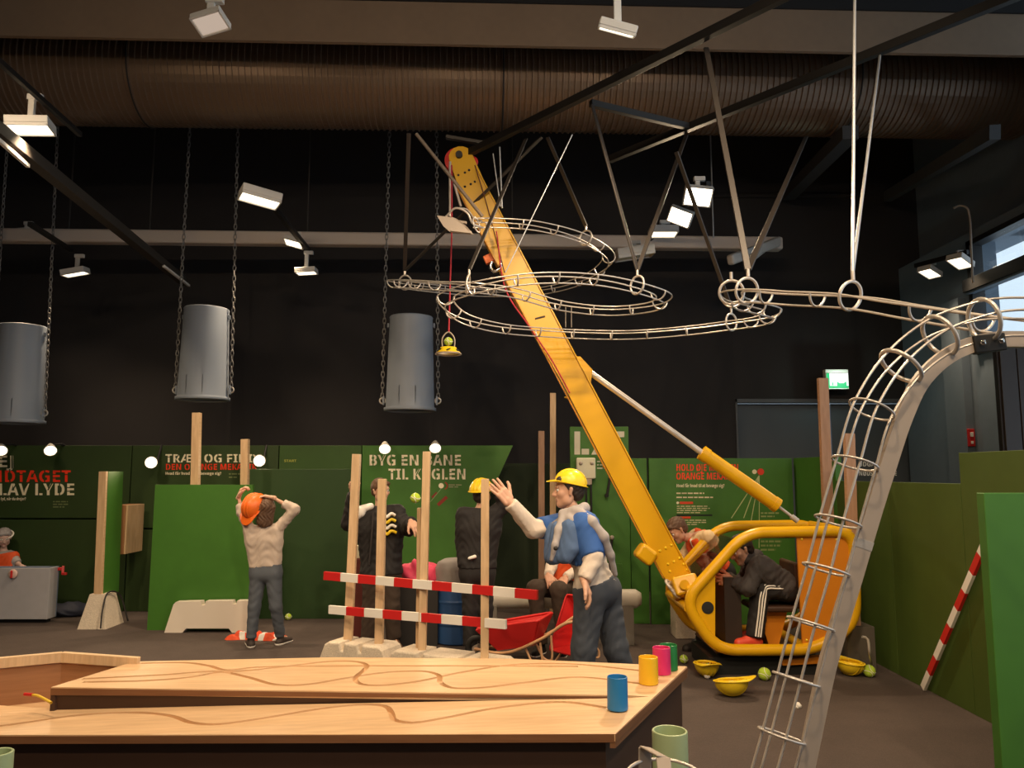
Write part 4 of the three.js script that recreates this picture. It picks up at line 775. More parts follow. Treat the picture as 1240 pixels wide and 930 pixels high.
{ // wire hoop and strap near the camera at the bottom edge
  const c = at(806, 944, 1.9), t = thing('wire_hoop', 'steel wire hoop with a bent strap at the bottom edge', 'hoop', V(c.x, 0, c.z));
  part(t, 'hoop', ring(c, V(0, 1, 0.15), 0.092, 0.004), M.steel); part(t, 'hoop', ring(V(c.x + 0.03, c.y - 0.02, c.z), V(-0.35, 1, 0.1), 0.075, 0.003), M.steel);
  const a = at(781, 905, 1.98), b = at(803, 917, 1.9), d = at(806, 945, 1.87);
  part(t, 'strap', [bar(a, b, 0.032, 0.005, V(0.3, 1, 0)), bar(b, d, 0.034, 0.005, V(0, 0, 1)), bar(a, V(a.x - 0.002, a.y - 0.07, a.z), 0.032, 0.005, V(0, 0, 1))], M.brushed);
  part(t, 'post', rod(V(d.x, d.y, d.z), V(d.x, 0, d.z), 0.012), M.brushed);
}

// ---------------------------------------------------------------- striped barrier in the middle
function stripedRail(label, a, b, w, h, n, firstRed, cat = 'barrier rail') {
  const t = thing('barrier_rail', label, cat, mix(a, b, 0.5));
  for (let k = 0; k < n; k++) { const p = mix(a, b, k / n), q = mix(a, b, (k + 1) / n); part(t, (k % 2 === 0) === firstRed ? 'red_band' : 'white_band', bar(p, q, w, h, V(0, 1, 0), 0.001), (k % 2 === 0) === firstRed ? M.red : M.white); }
  return t;
}
function post(label, pxTop, pyTop, pxBot, D, w, d, o = {}) {
  const T = at(pxTop, pyTop, D), Bx = at(pxBot, 780, D);
  return single(o.name || 'wooden_post', label, 'post', bar(V(Bx.x, o.y0 ?? 0.12, -D), T, w, d, V(0, 0, 1)), o.m || M.pine, o.group);
}
post('tall pine post at the left end of the striped barrier', 432, 550, 421, 6.2, 0.062, 0.07);
post('knotty pine post, second from the left in the striped barrier', 463, 580, 459, 6.05, 0.060, 0.07);
post('tallest pine post in the middle of the striped barrier', 517, 547, 511, 5.75, 0.055, 0.07);
post('short thin pine slat beside the tallest barrier post', 508, 615, 506.5, 5.82, 0.030, 0.06);
post('pine post at the right end of the striped barrier', 587.5, 580, 587, 5.5, 0.055, 0.07);
stripedRail('upper red and white barrier rail, long and sloping', at(393, 697, 6.12), at(651, 720.5, 5.28), 0.025, 0.062, 11, true);
stripedRail('lower red and white barrier rail', at(399, 738, 6.12), at(613, 756, 5.4), 0.025, 0.062, 9, false);
function foot(label, a, b, h, d, top, notches) {                      // pale concrete block with bevelled ends and notches in its top
  const t = thing('concrete_foot', label, 'barrier foot', mix(a, b, 0.5)), L = a.distanceTo(b), s = new THREE.Shape(), k = (L - top) / 2;
  s.moveTo(-L / 2, 0); s.lineTo(L / 2, 0); s.lineTo(L / 2 - k, h - 0.02); s.lineTo(L / 2 - k - 0.03, h);
  for (const n of notches.slice().reverse()) { const x = (n - 0.5) * top; s.lineTo(x + 0.035, h); s.lineTo(x + 0.02, h - 0.06); s.lineTo(x - 0.02, h - 0.06); s.lineTo(x - 0.035, h); }
  s.lineTo(-L / 2 + k + 0.03, h); s.lineTo(-L / 2 + k, h - 0.02); s.closePath();
  const g = new THREE.ExtrudeGeometry(s, { depth: d - 0.04, bevelEnabled: true, bevelSize: 0.018, bevelThickness: 0.02, bevelSegments: 3 }); g.translate(0, 0.018, -(d - 0.04) / 2); g.scale(1, h / (h + 0.036), 1);
  g.rotateY(Math.atan2(-(b.z - a.z), b.x - a.x)); const m = mix(a, b, 0.5); g.translate(m.x, 0, m.z);
  const q = plain(g); q.deleteAttribute('uv'); part(t, 'block', boxUV(q), M.concrete); return t;
}
foot('pale concrete barrier foot under the two left posts', V(at(393, 780, 6.22).x, 0, -6.26), V(at(486, 780, 5.98).x, 0, -5.98), 0.27, 0.26, 0.50, [0.3, 0.62]);
foot('long pale concrete barrier foot under the two right posts', V(at(482, 780, 5.86).x, 0, -5.86), V(at(619, 780, 5.44).x, 0, -5.42), 0.29, 0.25, 0.86, [0.28, 0.66]);

// ---------------------------------------------------------------- left: post on a foot, green display panel, boxes
{
  const D = 8.02, T = at(124, 571, D), b = at(117, 735, D), t = single('wooden_post', 'wooden post standing in a tapered concrete foot at the left', 'post', bar(V(b.x, 0.3, -D - 0.02), V(T.x, T.y, -D - 0.02), 0.076, 0.04, V(0, 0, 1)), M.post);
  single('display_panel', 'narrow green panel seen edge on behind the left wooden post', 'panel', bar(V(b.x + 0.005, 0.3, -D - 0.20), V(T.x + 0.005, T.y, -D - 0.20), 0.07, 0.31, V(0, 0, 1)), M.green);
  const f0 = at(116, 760, D);
  const f = thing('concrete_foot', 'tapered concrete foot under the left wooden post', 'barrier foot', V(f0.x, 0, -D - 0.1));
  const q = new THREE.CylinderGeometry(0.115, 0.205, 0.33, 4, 1); q.rotateY(Math.PI / 4); q.scale(0.98, 1, 1.25); q.translate(f0.x, 0.165, -D - 0.1); const qq = toFlat(q); qq.deleteAttribute('uv');
  part(f, 'block', boxUV(qq), M.concrete); part(f, 'cable', tube([V(f0.x + 0.12, 0.02, -D + 0.14), V(f0.x + 0.10, 0.2, -D + 0.08), V(f0.x + 0.09, 0.34, -D - 0.02), V(f0.x + 0.12, 0.3, -D - 0.2), V(f0.x + 0.2, 0.02, -D - 0.25)], 0.008, 30), M.dark);
  const c = at(139, 643, 8.45), bb = thing('wooden_box', 'plywood box fixed behind the left wooden post', 'box', V(c.x, at(137, 672, 8.45).y, -8.45));
  part(bb, 'case', bx2(V(at(131, 643, 8.35).x, at(131, 612, 8.35).y, -8.42), V(at(147, 643, 8.35).x, at(147, 672, 8.35).y, -8.8)), mat(0.36, 0.18, 0.08, 0.6, 0, { map: GV })); part(bb, 'lid', bx2(V(at(147, 643, 8.35).x + 0.001, at(131, 612, 8.35).y, -8.42), V(at(147, 643, 8.35).x + 0.02, at(147, 672, 8.35).y, -8.8)), M.post);
  part(bb, 'pull_cord', rod(V(c.x, at(140, 672, 8.45).y, -8.45), V(c.x, at(140, 690, 8.45).y, -8.45), 0.012), M.white);
}
{
  const D = 7.9, t = single('display_panel', 'bright green standing panel behind the white barrier block', 'panel', prism([at(188, 587, D), at(306, 587, D), V(at(306, 763, D).x, 0, -D), V(at(178, 763, D).x, 0, -D)], V(0, 0, -0.05)), M.green);
  post('tall wooden post rising behind the bright green standing panel', 238.5, 500, 232, 8.02, 0.078, 0.07, { m: M.post, y0: 0 });
  post('shorter wooden post behind the right end of the green panel', 297, 532, 294, 8.06, 0.074, 0.07, { m: M.post, y0: 0 });
  single('display_panel', 'green standing panel with shade in its colour behind the girl in the grey jeans', 'panel', bx2(V(at(300, 568, 8.5).x, at(300, 568, 8.5).y, -8.5), V(at(432, 568, 8.5).x, 0, -8.55)), M.shadedGreen);  // shade on this panel is put into its green
  const b = thing('barrier_block', 'low white barrier block leaning at the green panel', 'barrier', V(at(253, 763, 7.78).x, 0, -7.8)), P = (x, y) => { const p = at(x, y, 7.78); p.y = y > 762.5 ? 0 : y > 761 ? 0.04 : p.y; return p; };
  part(b, 'block', prism([P(199, 763), P(221, 763), P(225, 762), P(277, 762), P(281, 763), P(307, 763), P(305, 730), P(303, 727.5), P(287, 727.5), P(286, 732), P(282, 732), P(281, 727.5), P(249, 728), P(248, 733), P(244, 733), P(243, 728), P(213, 729), P(210, 732)], V(0, 0, -0.09)), mat(0.80, 0.72, 0.62, 0.6));
}
{ // grey open box with a red dial at the far left
  const h = 0.56, z0 = -8.25, z1 = -8.42, x1 = at(60, 700, 8.25).x, x0 = -6.4, t = thing('activity_box', 'light grey open box with a red dial at the far left', 'box', V(-5.6, 0, -8.2));
  part(t, 'front_wall', bx2(V(x0, 0.04, z0), V(x1, h, z0 - 0.02)), M.box); part(t, 'back_wall', bx2(V(x0, 0.04, z1), V(x1, h, z1 + 0.02)), mat(0.20, 0.25, 0.36, 0.6)); part(t, 'side_wall', bx2(V(x1 - 0.02, 0.04, z0 - 0.02), V(x1, h, z1 + 0.02)), M.box); part(t, 'side_wall', bx2(V(x0, 0.04, z0 - 0.02), V(x0 + 0.02, h, z1 + 0.02)), M.box);
  part(t, 'bottom', bx2(V(x0 + 0.02, 0.3, z0 - 0.02), V(x1 - 0.02, 0.32, z1 + 0.02)), mat(0.20, 0.25, 0.36, 0.6)); part(t, 'plinth', bx2(V(x0 + 0.05, 0, z0 - 0.05), V(x1 - 0.03, 0.04, z1 + 0.05)), M.rubber);
  const d = at(16, 695, 8.24); const dial = part(t, 'dial', lathe([[0.001, 0.02], [0.03, 0.02], [0.045, 0.01], [0.05, 0], [0.001, 0]], d, 24, V(0, 0, 1)), mat(0.7, 0.5, 0.45, 0.4), 'pale dial with a red knob'); part(dial, 'knob', bx(0.02, 0.08, 0.02, d.clone().add(V(0, 0, 0.03)), 0, 0.008), M.red);
  const k = at(66, 689, 8.4); part(t, 'crank', [bar(V(x1, k.y, -8.4), V(x1 + 0.06, k.y, -8.4), 0.03, 0.03), bar(V(x1 + 0.05, k.y + 0.03, -8.4), V(x1 + 0.06, k.y - 0.05, -8.38), 0.025, 0.03), bar(V(x1 + 0.055, k.y - 0.045, -8.38), V(x1 + 0.11, k.y - 0.045, -8.36), 0.025, 0.025)], M.red, 'red crank handle');
}
single('bag', 'dark blue crumpled bag on the floor behind the concrete foot', 'bag', blob(gnd(86, 745), 0.2, 0.13, 0.16, 3), mat(0.02, 0.025, 0.05, 0.7));
function blob(c, w, h, d, s) {                                        // crumpled soft lump resting on the floor
  const g = new THREE.SphereGeometry(1, 28, 18), p = g.attributes.position, k = valueNoise(9, 50 + s);
  for (let i = 0; i < p.count; i++) { const x = p.getX(i), y = p.getY(i), z = p.getZ(i), f = 0.78 + 0.4 * k(x * 0.31 + y * 0.17 + 0.5, z * 0.29 + y * 0.23 + 0.5); p.setXYZ(i, c.x + x * f * w, c.y + Math.max(0, (y + 0.55) * f) * h * 0.7, c.z + z * f * d); }
  g.computeVertexNormals(); return plain(g);
}
function vest(name, label, c, w, d, h, turn, s, stripe) {              // crumpled vest lying on the floor
  const t = thing(name, label, 'vest', V(c.x, 0, c.z)), n1 = valueNoise(6, s), n2 = valueNoise(11, s + 7), put = (u, v, lift) => {
    const a = u * 2 - 1, b = v * 2 - 1, x = a * w * (0.86 + 0.3 * n1(v * 0.6, 0.2)), z = b * d * (0.75 + 0.5 * n1(0.3, u * 0.6));
    const y = h * Math.max(0.06, (0.25 + 1.1 * n2(u * 0.9, v * 0.7)) * (1 - Math.pow(Math.abs(a), 10)) * (1 - Math.pow(Math.abs(b), 6))) + lift;
    return V(c.x + x * Math.cos(turn) - z * Math.sin(turn), y, c.z + x * Math.sin(turn) + z * Math.cos(turn));
  };
  const sheet = (u0, u1, lift, nu, nv) => { const pos = [], P = (i, j, b) => { const q = put(lerp(u0, u1, i / nu), j / nv, lift); if (b) q.y = 0.001; return q; }; const tri = (...a) => a.forEach((q) => pos.push(q.x, q.y, q.z));
    for (let i = 0; i < nu; i++) for (let j = 0; j < nv; j++) { tri(P(i, j), P(i, j + 1), P(i + 1, j), P(i + 1, j), P(i, j + 1), P(i + 1, j + 1)); }
    for (let i = 0; i < nu; i++) for (const j of [0, nv]) tri(P(i, j), P(i + 1, j), P(i, j, 1), P(i + 1, j), P(i + 1, j, 1), P(i, j, 1));
    for (let j = 0; j < nv; j++) for (const i of [0, nu]) tri(P(i, j), P(i, j, 1), P(i, j + 1), P(i, j + 1), P(i, j, 1), P(i, j + 1, 1));
    const g = new THREE.BufferGeometry(); g.setAttribute('position', new THREE.Float32BufferAttribute(pos, 3)); g.computeVertexNormals(); return boxUV(g); };
  part(t, 'cloth', sheet(0, 1, 0, 26, 16), mat(0.80, 0.09, 0.025, 0.7));
  for (const u of stripe) part(t, 'reflective_band', sheet(u, u + 0.09, 0.006, 4, 16), M.white);
}
vest('safety_vest', 'crumpled orange vest with pale bands on the floor at the girl', gnd(313, 774), 0.28, 0.07, 0.06, 0.10, 3, [0.22, 0.55, 0.8]);
vest('safety_vest', 'small red orange vest lying on the floor by the shaded panel', gnd(357, 741), 0.10, 0.16, 0.12, 0.3, 8, []);
tennis(gnd(98, 744.5).setY(0.035), 'tennis ball on the floor left of the tapered concrete foot');
tennis(gnd(349, 751).setY(0.035), 'tennis ball on the floor beside the girl and the small vest');
tennis(at(503, 603, 5.6), 'tennis ball flying through the air between the barrier posts', 0.036);
tennis(gnd(858.5, 816).setY(0.042), 'tennis ball half hidden by the table corner, lower of two', 0.042);
tennis(gnd(828, 803.5).setY(0.036), 'small tennis ball farther back beside the green cup');
tennis(gnd(926, 824).setY(0.047), 'green tennis ball on the floor under the yellow cab', 0.047);
tennis(gnd(1053, 820).setY(0.046), 'tennis ball on the floor at the stick right of the crane', 0.046);
{ const o = tennis(gnd(856.5, 822).setY(0.024), 'small white ball on the floor beside the upturned helmet', 0.024, M.white); o.name = 'small_ball'; }
single('paper_scrap', 'scrap of white paper on the carpet behind the mast wires', 'paper', blob(gnd(966, 857), 0.025, 0.03, 0.02, 9), M.white);
single('walking_stick', 'pale stick leaning at the grey block right of the crane', 'stick', tube([gnd(1056, 811).setY(0.02), at(1053, 790, 6.0), at(1050, 773, 6.0), at(1044, 771, 6.0)], 0.010, 24), M.steel);
single('grey_block', 'grey block standing behind the right end of the cab', 'block', bx2(V(at(1013, 770, 6.5).x, 0.34, -6.3), V(2.86, 0, -6.85)), mat(0.10, 0.085, 0.07, 0.7));
single('concrete_pillar', 'pale pillar foot behind the left end of the cab', 'pillar', bx2(V(at(818, 740, 7.5).x, at(818, 735, 7.5).y, -7.5), V(at(850, 740, 7.5).x, 0, -7.75)), M.concrete);
{ // red and white pole leaning along the right partition
  const a = side(1119, 848, 2.94), b = side(1197, 648, 2.955); a.y = 0.02;
  const t = thing('striped_pole', 'red and white striped pole leaning on the right partition', 'pole', a), n = 9;
  for (let k = 0; k < n; k++) part(t, k % 2 ? 'red_band' : 'white_band', bar(mix(a, b, k / n), mix(a, b, (k + 1) / n), 0.05, 0.022, V(1, 0, 0), 0.001), k % 2 ? M.red : M.white);
}
post('tall wooden post behind the cab, left of the two', 996, 458, 1009, 7.0, 0.088, 0.05, { m: mat(0.55, 0.33, 0.22, 0.6, 0, { map: GV }), y0: 0 });
post('shorter wooden post behind the cab, seen through the mast wires', 1028, 525, 1036, 6.36, 0.08, 0.05, { m: mat(0.55, 0.33, 0.22, 0.6, 0, { map: GV }), y0: 0.341 });
post('thin wooden stick in the dark recess, the higher one', 669.5, 476, 669.5, 8.7, 0.066, 0.04, { m: M.post, y0: 0 });
post('wooden stick in the dark recess behind the throwing boy', 655.5, 522, 656, 8.45, 0.066, 0.05, { m: mat(0.45, 0.28, 0.2, 0.6, 0, { map: GV }), y0: 0 });
// ---------------------------------------------------------------- controls on the tall green panel
{
  const D = 8.09, c = at(709.5, 567, D), t = thing('control_box', 'cream control box with two bolts on the tall green panel', 'control box', c);
  part(t, 'cover', bx(23 / F * D, 25 / F * D, 0.08, V(c.x, c.y, -D - 0.02), 0, 0.012), M.cream);
  for (const dx of [-0.055, 0.06]) part(t, 'bolt', lathe([[0.02, 0], [0.016, 0.016], [0.001, 0.02]], V(c.x + dx, c.y + 0.05, -D + 0.02), 14, V(0, 0, 1)), M.brushed);
  part(t, 'socket', bx(0.08, 0.07, 0.06, V(c.x + 0.02, at(710, 583, D).y, -D - 0.02)), M.brushed);
  for (const dx of [0, 0.05]) part(t, 'cable', rod(V(c.x + dx, at(710, 586, D).y, -D), V(c.x + dx, at(710, 640, D).y, -D), 0.011), M.dark);
  for (const [x0, y0, x1, y1, l] of [[739, 577, 735, 600, 'black lever with a pale knob, upper one on the green panel'], [741, 651, 738, 695, 'black lever with a pale knob, lower one on the green panel']]) { const p = at(x0, y0, D), q = at(x1, y1, D), L = thing('lever', l, 'lever', q); part(L, 'shaft', rod(p, q, 0.013), M.dark); part(L, 'knob', ball(p, 0.024, 14, 10), M.brushed); part(L, 'pivot', rod(V(q.x, q.y, -D), V(q.x, q.y, -8.15), 0.02), M.dark); }
}
{ // pipe bench
  const y = at(700, 725, 7.3).y, x0 = at(560, 725, 7.3).x, x1 = at(776, 725, 7.3).x, t = thing('pipe_bench', 'pale round pipe bench on grey supports behind the thrower', 'bench', V((x0 + x1) / 2, 0, -7.3)), r = 0.086;
  part(t, 'pipe', lathe([[0.001, x0], [r - 0.02, x0], [r, x0 + 0.03], [r, x1 - 0.05], [r - 0.03, x1], [0.001, x1]].map(([a, b]) => [a, b]), V(0, 0, 0), 28, V(1, 0, 0)).translate(0, y, -7.3), mat(0.62, 0.58, 0.50, 0.5));
  for (const px of [588, 752]) part(t, 'support', bx2(V(at(px - 15, 740, 7.3).x, y - 0.05, -7.22), V(at(px + 14, 740, 7.3).x, 0, -7.38)), mat(0.20, 0.18, 0.15, 0.7));
}
{ // blue barrel
  const c = gnd(551, 783), r = 0.212, t = thing('barrel', 'blue plastic barrel with a grey upper part behind the barrier', 'barrel', V(c.x, 0, c.z - r));
  const b = V(c.x, 0, c.z - r), prof = [[0.001, 0], [r - 0.02, 0], [r, 0.02], [r, 0.16]]; for (const y of [0.17, 0.36]) prof.push([r, y], [r + 0.012, y + 0.012], [r + 0.012, y + 0.03], [r, y + 0.042]); prof.push([r, 0.52], [r - 0.01, 0.53], [0.001, 0.53]);
  part(t, 'body', lathe(prof, b, 36), M.barrel); part(t, 'lid', lathe([[r - 0.002, 0.53], [r - 0.002, 0.66], [r - 0.03, 0.72], [r - 0.09, 0.75], [0.001, 0.76]], b, 36), mat(0.26, 0.23, 0.22, 0.6), 'grey domed top');
}
{ const b = V(at(505, 700, 7.35).x, 0, -7.35); single('crate', 'dark crate behind the black jacketed boy', 'crate', bx(0.42, 0.55, 0.3, V(b.x, 0.275, b.z)), M.dark); single('bag', 'pink patterned bag lying on the dark crate', 'bag', blob(V(b.x + 0.04, 0.552, b.z), 0.19, 0.17, 0.12, 4), mat(0.75, 0.06, 0.14, 0.6)); }
{ const b = at(417, 700, 7.6); single('storage_bin', 'pale green bin standing behind the left barrier post', 'bin', bx2(V(at(430, 660, 7.6).x, at(430, 661, 7.6).y, -7.6), V(at(439, 660, 7.6).x, at(430, 676, 7.6).y, -7.7)), M.cream); single('crate', 'dark crate with a red lid behind the left barrier post', 'crate', [bx2(V(at(424, 680, 7.6).x, at(430, 676, 7.6).y - 0.002, -7.55), V(at(441, 680, 7.6).x, 0, -7.85))], mat(0.12, 0.02, 0.015, 0.7)); }
// ---------------------------------------------------------------- red wheelbarrows
function barrow(label, c, turn, tilt, k) {
  const t = thing('wheelbarrow', label, 'wheelbarrow', V(c.x, 0, c.z)), Mx = new THREE.Matrix4().makeTranslation(c.x, c.y, c.z).multiply(new THREE.Matrix4().makeRotationY(turn)).multiply(new THREE.Matrix4().makeRotationZ(tilt)).multiply(new THREE.Matrix4().makeScale(k, k, k));
  const A = (g) => { g.applyMatrix4(Mx); return g; }, W = [[-0.24, 0.17], [0.30, 0.13]];
  const rim = [[-0.30, 0.22, -0.22], [0.34, 0.22, -0.17], [0.34, 0.22, 0.17], [-0.30, 0.22, 0.22]].map((a) => V(...a)), bot = [[-0.16, 0, -0.13], [0.18, 0, -0.11], [0.18, 0, 0.11], [-0.16, 0, 0.13]].map((a) => V(...a)), gs = [];
  for (let i = 0; i < 4; i++) { const j = (i + 1) % 4, n = rim[j].clone().sub(rim[i]).cross(bot[i].clone().sub(rim[i])).normalize().multiplyScalar(0.012); gs.push(prism([rim[i], rim[j], bot[j], bot[i]], n)); }
  gs.push(prism(bot, V(0, 0.012, 0)));
  part(t, 'tray', gs.map(A), M.red); part(t, 'rim', A(bent(rim, 0.012, 0.05, 8, true)), M.red);
  for (const s of [-1, 1]) part(t, 'handle', A(tube([V(0.44, 0.03, s * 0.05), V(0.1, -0.03, s * 0.14), V(-0.3, 0.06, s * 0.19), V(-0.55, 0.16, s * 0.2), V(-0.72, 0.15, s * 0.2)], 0.014, 30)), mat(0.72, 0.42, 0.22, 0.5), 'pale curved handle');
  const wh = part(t, 'wheel', A(ring(V(0.44, 0.03, 0), V(0, 0, 1), 0.09, 0.028)), M.rubber); part(wh, 'hub', A(rod(V(0.44, 0.03, -0.05), V(0.44, 0.03, 0.05), 0.03)), M.brushed);
  for (const s of [-1, 1]) part(t, 'leg', A(tube([V(-0.1, -0.02, s * 0.14), V(-0.16, -0.18, s * 0.15), V(-0.22, -0.2, s * 0.15), V(-0.26, 0.02, s * 0.17)], 0.011, 24)), mat(0.72, 0.42, 0.22, 0.5));
}
barrow('red toy wheelbarrow tipped over behind the right barrier foot', V(at(630, 770, 6.4).x, 0.17, -6.45), 2.8, -0.20, 0.86);
barrow('second red toy wheelbarrow, farther back beside the thrower', V(at(704, 762, 6.7).x, 0.25, -6.6), 0.7, 1.2, 0.72);

// ---------------------------------------------------------------- people: signed distance bodies meshed with surface nets
function nets(f, lo, hi, c) {
  const n = [0, 1, 2].map((k) => Math.ceil((hi.getComponent(k) - lo.getComponent(k)) / c) + 1), [nx, ny, nz] = n, v = new Float32Array(nx * ny * nz), p = V(0, 0, 0);
  for (let k = 0, q = 0; k < nz; k++) for (let j = 0; j < ny; j++) for (let i = 0; i < nx; i++, q++) { p.set(lo.x + i * c, lo.y + j * c, lo.z + k * c); v[q] = f(p); }
  const id = new Int32Array(nx * ny * nz).fill(-1), pos = [], sx = 1, sy = nx, sz = nx * ny, corner = [0, sx, sy, sx + sy, sz, sx + sz, sy + sz, sx + sy + sz];
  const edges = [[0, 1], [2, 3], [4, 5], [6, 7], [0, 2], [1, 3], [4, 6], [5, 7], [0, 4], [1, 5], [2, 6], [3, 7]];
  for (let k = 0; k < nz - 1; k++) for (let j = 0; j < ny - 1; j++) for (let i = 0; i < nx - 1; i++) {
    const q = i + j * sy + k * sz; let mask = 0; for (let e = 0; e < 8; e++) if (v[q + corner[e]] < 0) mask |= 1 << e;
    if (mask === 0 || mask === 255) continue;
    let x = 0, y = 0, z = 0, m = 0;
    for (const [a, b] of edges) { const va = v[q + corner[a]], vb = v[q + corner[b]]; if ((va < 0) === (vb < 0)) continue; const t = va / (va - vb); x += (a & 1) + t * ((b & 1) - (a & 1)); y += ((a >> 1) & 1) + t * (((b >> 1) & 1) - ((a >> 1) & 1)); z += (a >> 2) + t * ((b >> 2) - (a >> 2)); m++; }
    id[q] = pos.length / 3; pos.push(lo.x + (i + x / m) * c, lo.y + (j + y / m) * c, lo.z + (k + z / m) * c);
  }
  const idx = [], quad = (a, b, d, e, flip) => { if (a < 0 || b < 0 || d < 0 || e < 0) return; flip ? idx.push(a, d, b, a, e, d) : idx.push(a, b, d, a, d, e); };
  for (let k = 1; k < nz - 1; k++) for (let j = 1; j < ny - 1; j++) for (let i = 1; i < nx - 1; i++) {
    const q = i + j * sy + k * sz, a = v[q] < 0;
    if (a !== (v[q + sx] < 0)) quad(id[q - sy - sz], id[q - sz], id[q], id[q - sy], !a);
    if (a !== (v[q + sy] < 0)) quad(id[q - sx - sz], id[q - sx], id[q], id[q - sz], !a);
    if (a !== (v[q + sz] < 0)) quad(id[q - sx - sy], id[q - sy], id[q], id[q - sx], !a);
  }
  const g = new THREE.BufferGeometry(); g.setAttribute('position', new THREE.Float32BufferAttribute(pos, 3)); g.setIndex(idx); g.computeVertexNormals(); return plain(g);
}
const smin = (a, b, k) => { const h = Math.max(k - Math.abs(a - b), 0) / k; return Math.min(a, b) - h * h * k * 0.25; };
function cone(a, b, ra, rb = ra) {                                     // tapered capsule
  const dx = b.x - a.x, dy = b.y - a.y, dz = b.z - a.z, L = dx * dx + dy * dy + dz * dz || 1e-9, f = (p) => {
    const x = p.x - a.x, y = p.y - a.y, z = p.z - a.z, t = Math.max(0, Math.min(1, (x * dx + y * dy + z * dz) / L)), ex = x - t * dx, ey = y - t * dy, ez = z - t * dz;
    return Math.sqrt(ex * ex + ey * ey + ez * ez) - (ra + (rb - ra) * t);
  };
  f.pts = [[a, ra], [b, rb]]; return f;
}
const ellip = (c, r) => { const f = (p) => { const x = (p.x - c.x) / r.x, y = (p.y - c.y) / r.y, z = (p.z - c.z) / r.z, l = Math.sqrt(x * x + y * y + z * z); return (l - 1) * Math.min(r.x, r.y, r.z) * (l > 1 ? 1 : 1); }; f.pts = [[c, Math.max(r.x, r.y, r.z)]]; return f; };
const union = (list, k) => { const f = (p) => { let d = list[0](p); for (let i = 1; i < list.length; i++) d = smin(d, list[i](p), k); return d; }; f.pts = list.flatMap((l) => l.pts); return f; };
const swell = (f, e, fold = 0) => { const g = (p) => f(p) - e - (fold ? fold * Math.sin(p.y * 74 + 9 * Math.sin(p.x * 19 + p.z * 13)) * Math.sin(p.x * 41 + p.z * 37 + p.y * 17) : 0); g.pts = f.pts.map(([a, r]) => [a, r + e + fold]); return g; };
const cutBy = (f, q, n) => { const m = n.clone().normalize(), o = q.dot(m), g = (p) => Math.max(f(p), p.x * m.x + p.y * m.y + p.z * m.z - o); g.pts = f.pts; return g; };
function meshOf(f, c) {
  const lo = V(1e9, 1e9, 1e9), hi = V(-1e9, -1e9, -1e9);
  for (const [a, r] of f.pts) { lo.min(V(a.x - r, a.y - r, a.z - r)); hi.max(V(a.x + r, a.y + r, a.z + r)); }
  return nets(f, lo.subScalar(2.5 * c), hi.addScalar(2.5 * c), c);
}
const basis = (f, u) => { const z = f.clone().normalize(), x = u.clone().cross(z).normalize(), y = z.clone().cross(x); return [x, y, z]; };

// ---- head in units of its own height: y up, z forwards
const headShape = () => {
  const P = (x, y, z) => V(x, y, z), skull = ellip(P(0, 0.14, -0.06), V(0.335, 0.37, 0.42)), face = ellip(P(0, -0.13, 0.10), V(0.255, 0.36, 0.275));
  const base = union([skull, face, cone(P(0, -0.40, 0.24), P(0, -0.40, 0.26), 0.095), cone(P(-0.15, -0.28, 0.05), P(0.15, -0.28, 0.05), 0.13)], 0.12);
  const nose = cone(P(0, 0.04, 0.36), P(0, -0.115, 0.445), 0.03, 0.055), wing = cone(P(-0.05, -0.13, 0.40), P(0.05, -0.13, 0.40), 0.036), brow = cone(P(-0.16, 0.105, 0.33), P(0.16, 0.105, 0.33), 0.05);
  const lip1 = cone(P(-0.085, -0.235, 0.345), P(0.085, -0.235, 0.345), 0.028), lip2 = cone(P(-0.07, -0.275, 0.34), P(0.07, -0.275, 0.34), 0.03), cheek = union([ellip(P(-0.17, -0.08, 0.25), V(0.1, 0.1, 0.1)), ellip(P(0.17, -0.08, 0.25), V(0.1, 0.1, 0.1))], 0.02);
  const ears = [-1, 1].map((s) => union([cone(P(s * 0.335, 0.06, -0.03), P(s * 0.325, -0.10, 0.0), 0.06, 0.04)], 0.02)), eyes = [-1, 1].map((s) => ellip(P(s * 0.14, 0.025, 0.385), V(0.085, 0.055, 0.07)));
  const f = (p) => { let d = base(p); d = smin(d, brow(p), 0.06); d = smin(d, cheek(p), 0.08); for (const e of eyes) d = -smin(-d, e(p), 0.04); d = smin(d, nose(p), 0.05); d = smin(d, wing(p), 0.03); d = smin(d, lip1(p), 0.025); d = smin(d, lip2(p), 0.025); for (const e of ears) d = smin(d, e(p), 0.03); return d; };
  f.pts = [...base.pts, [P(-0.36, 0, 0), 0.06], [P(0.36, 0, 0), 0.06], [P(0, -0.1, 0.46), 0.06]]; return f;
};
const HEAD = meshOf(headShape(), 0.021);
const EYES = [-1, 1].map((s) => { const g = new THREE.SphereGeometry(0.055, 14, 10); g.translate(s * 0.14, 0.025, 0.325); return plain(g); });
const PUPILS = [-1, 1].map((s) => { const g = new THREE.SphereGeometry(0.026, 10, 8); g.translate(s * 0.14, 0.025, 0.362); return plain(g); });
const LIPS = (() => { const f = union([cone(V(-0.075, -0.237, 0.356), V(0.075, -0.237, 0.356), 0.022), cone(V(-0.06, -0.272, 0.352), V(0.06, -0.272, 0.352), 0.024)], 0.01); return meshOf(f, 0.012); })();
const BROWS = [-1, 1].map((s) => plain(tube([V(s * 0.07, 0.115, 0.372), V(s * 0.14, 0.135, 0.36), V(s * 0.22, 0.11, 0.31)], 0.016, 12, 6)));
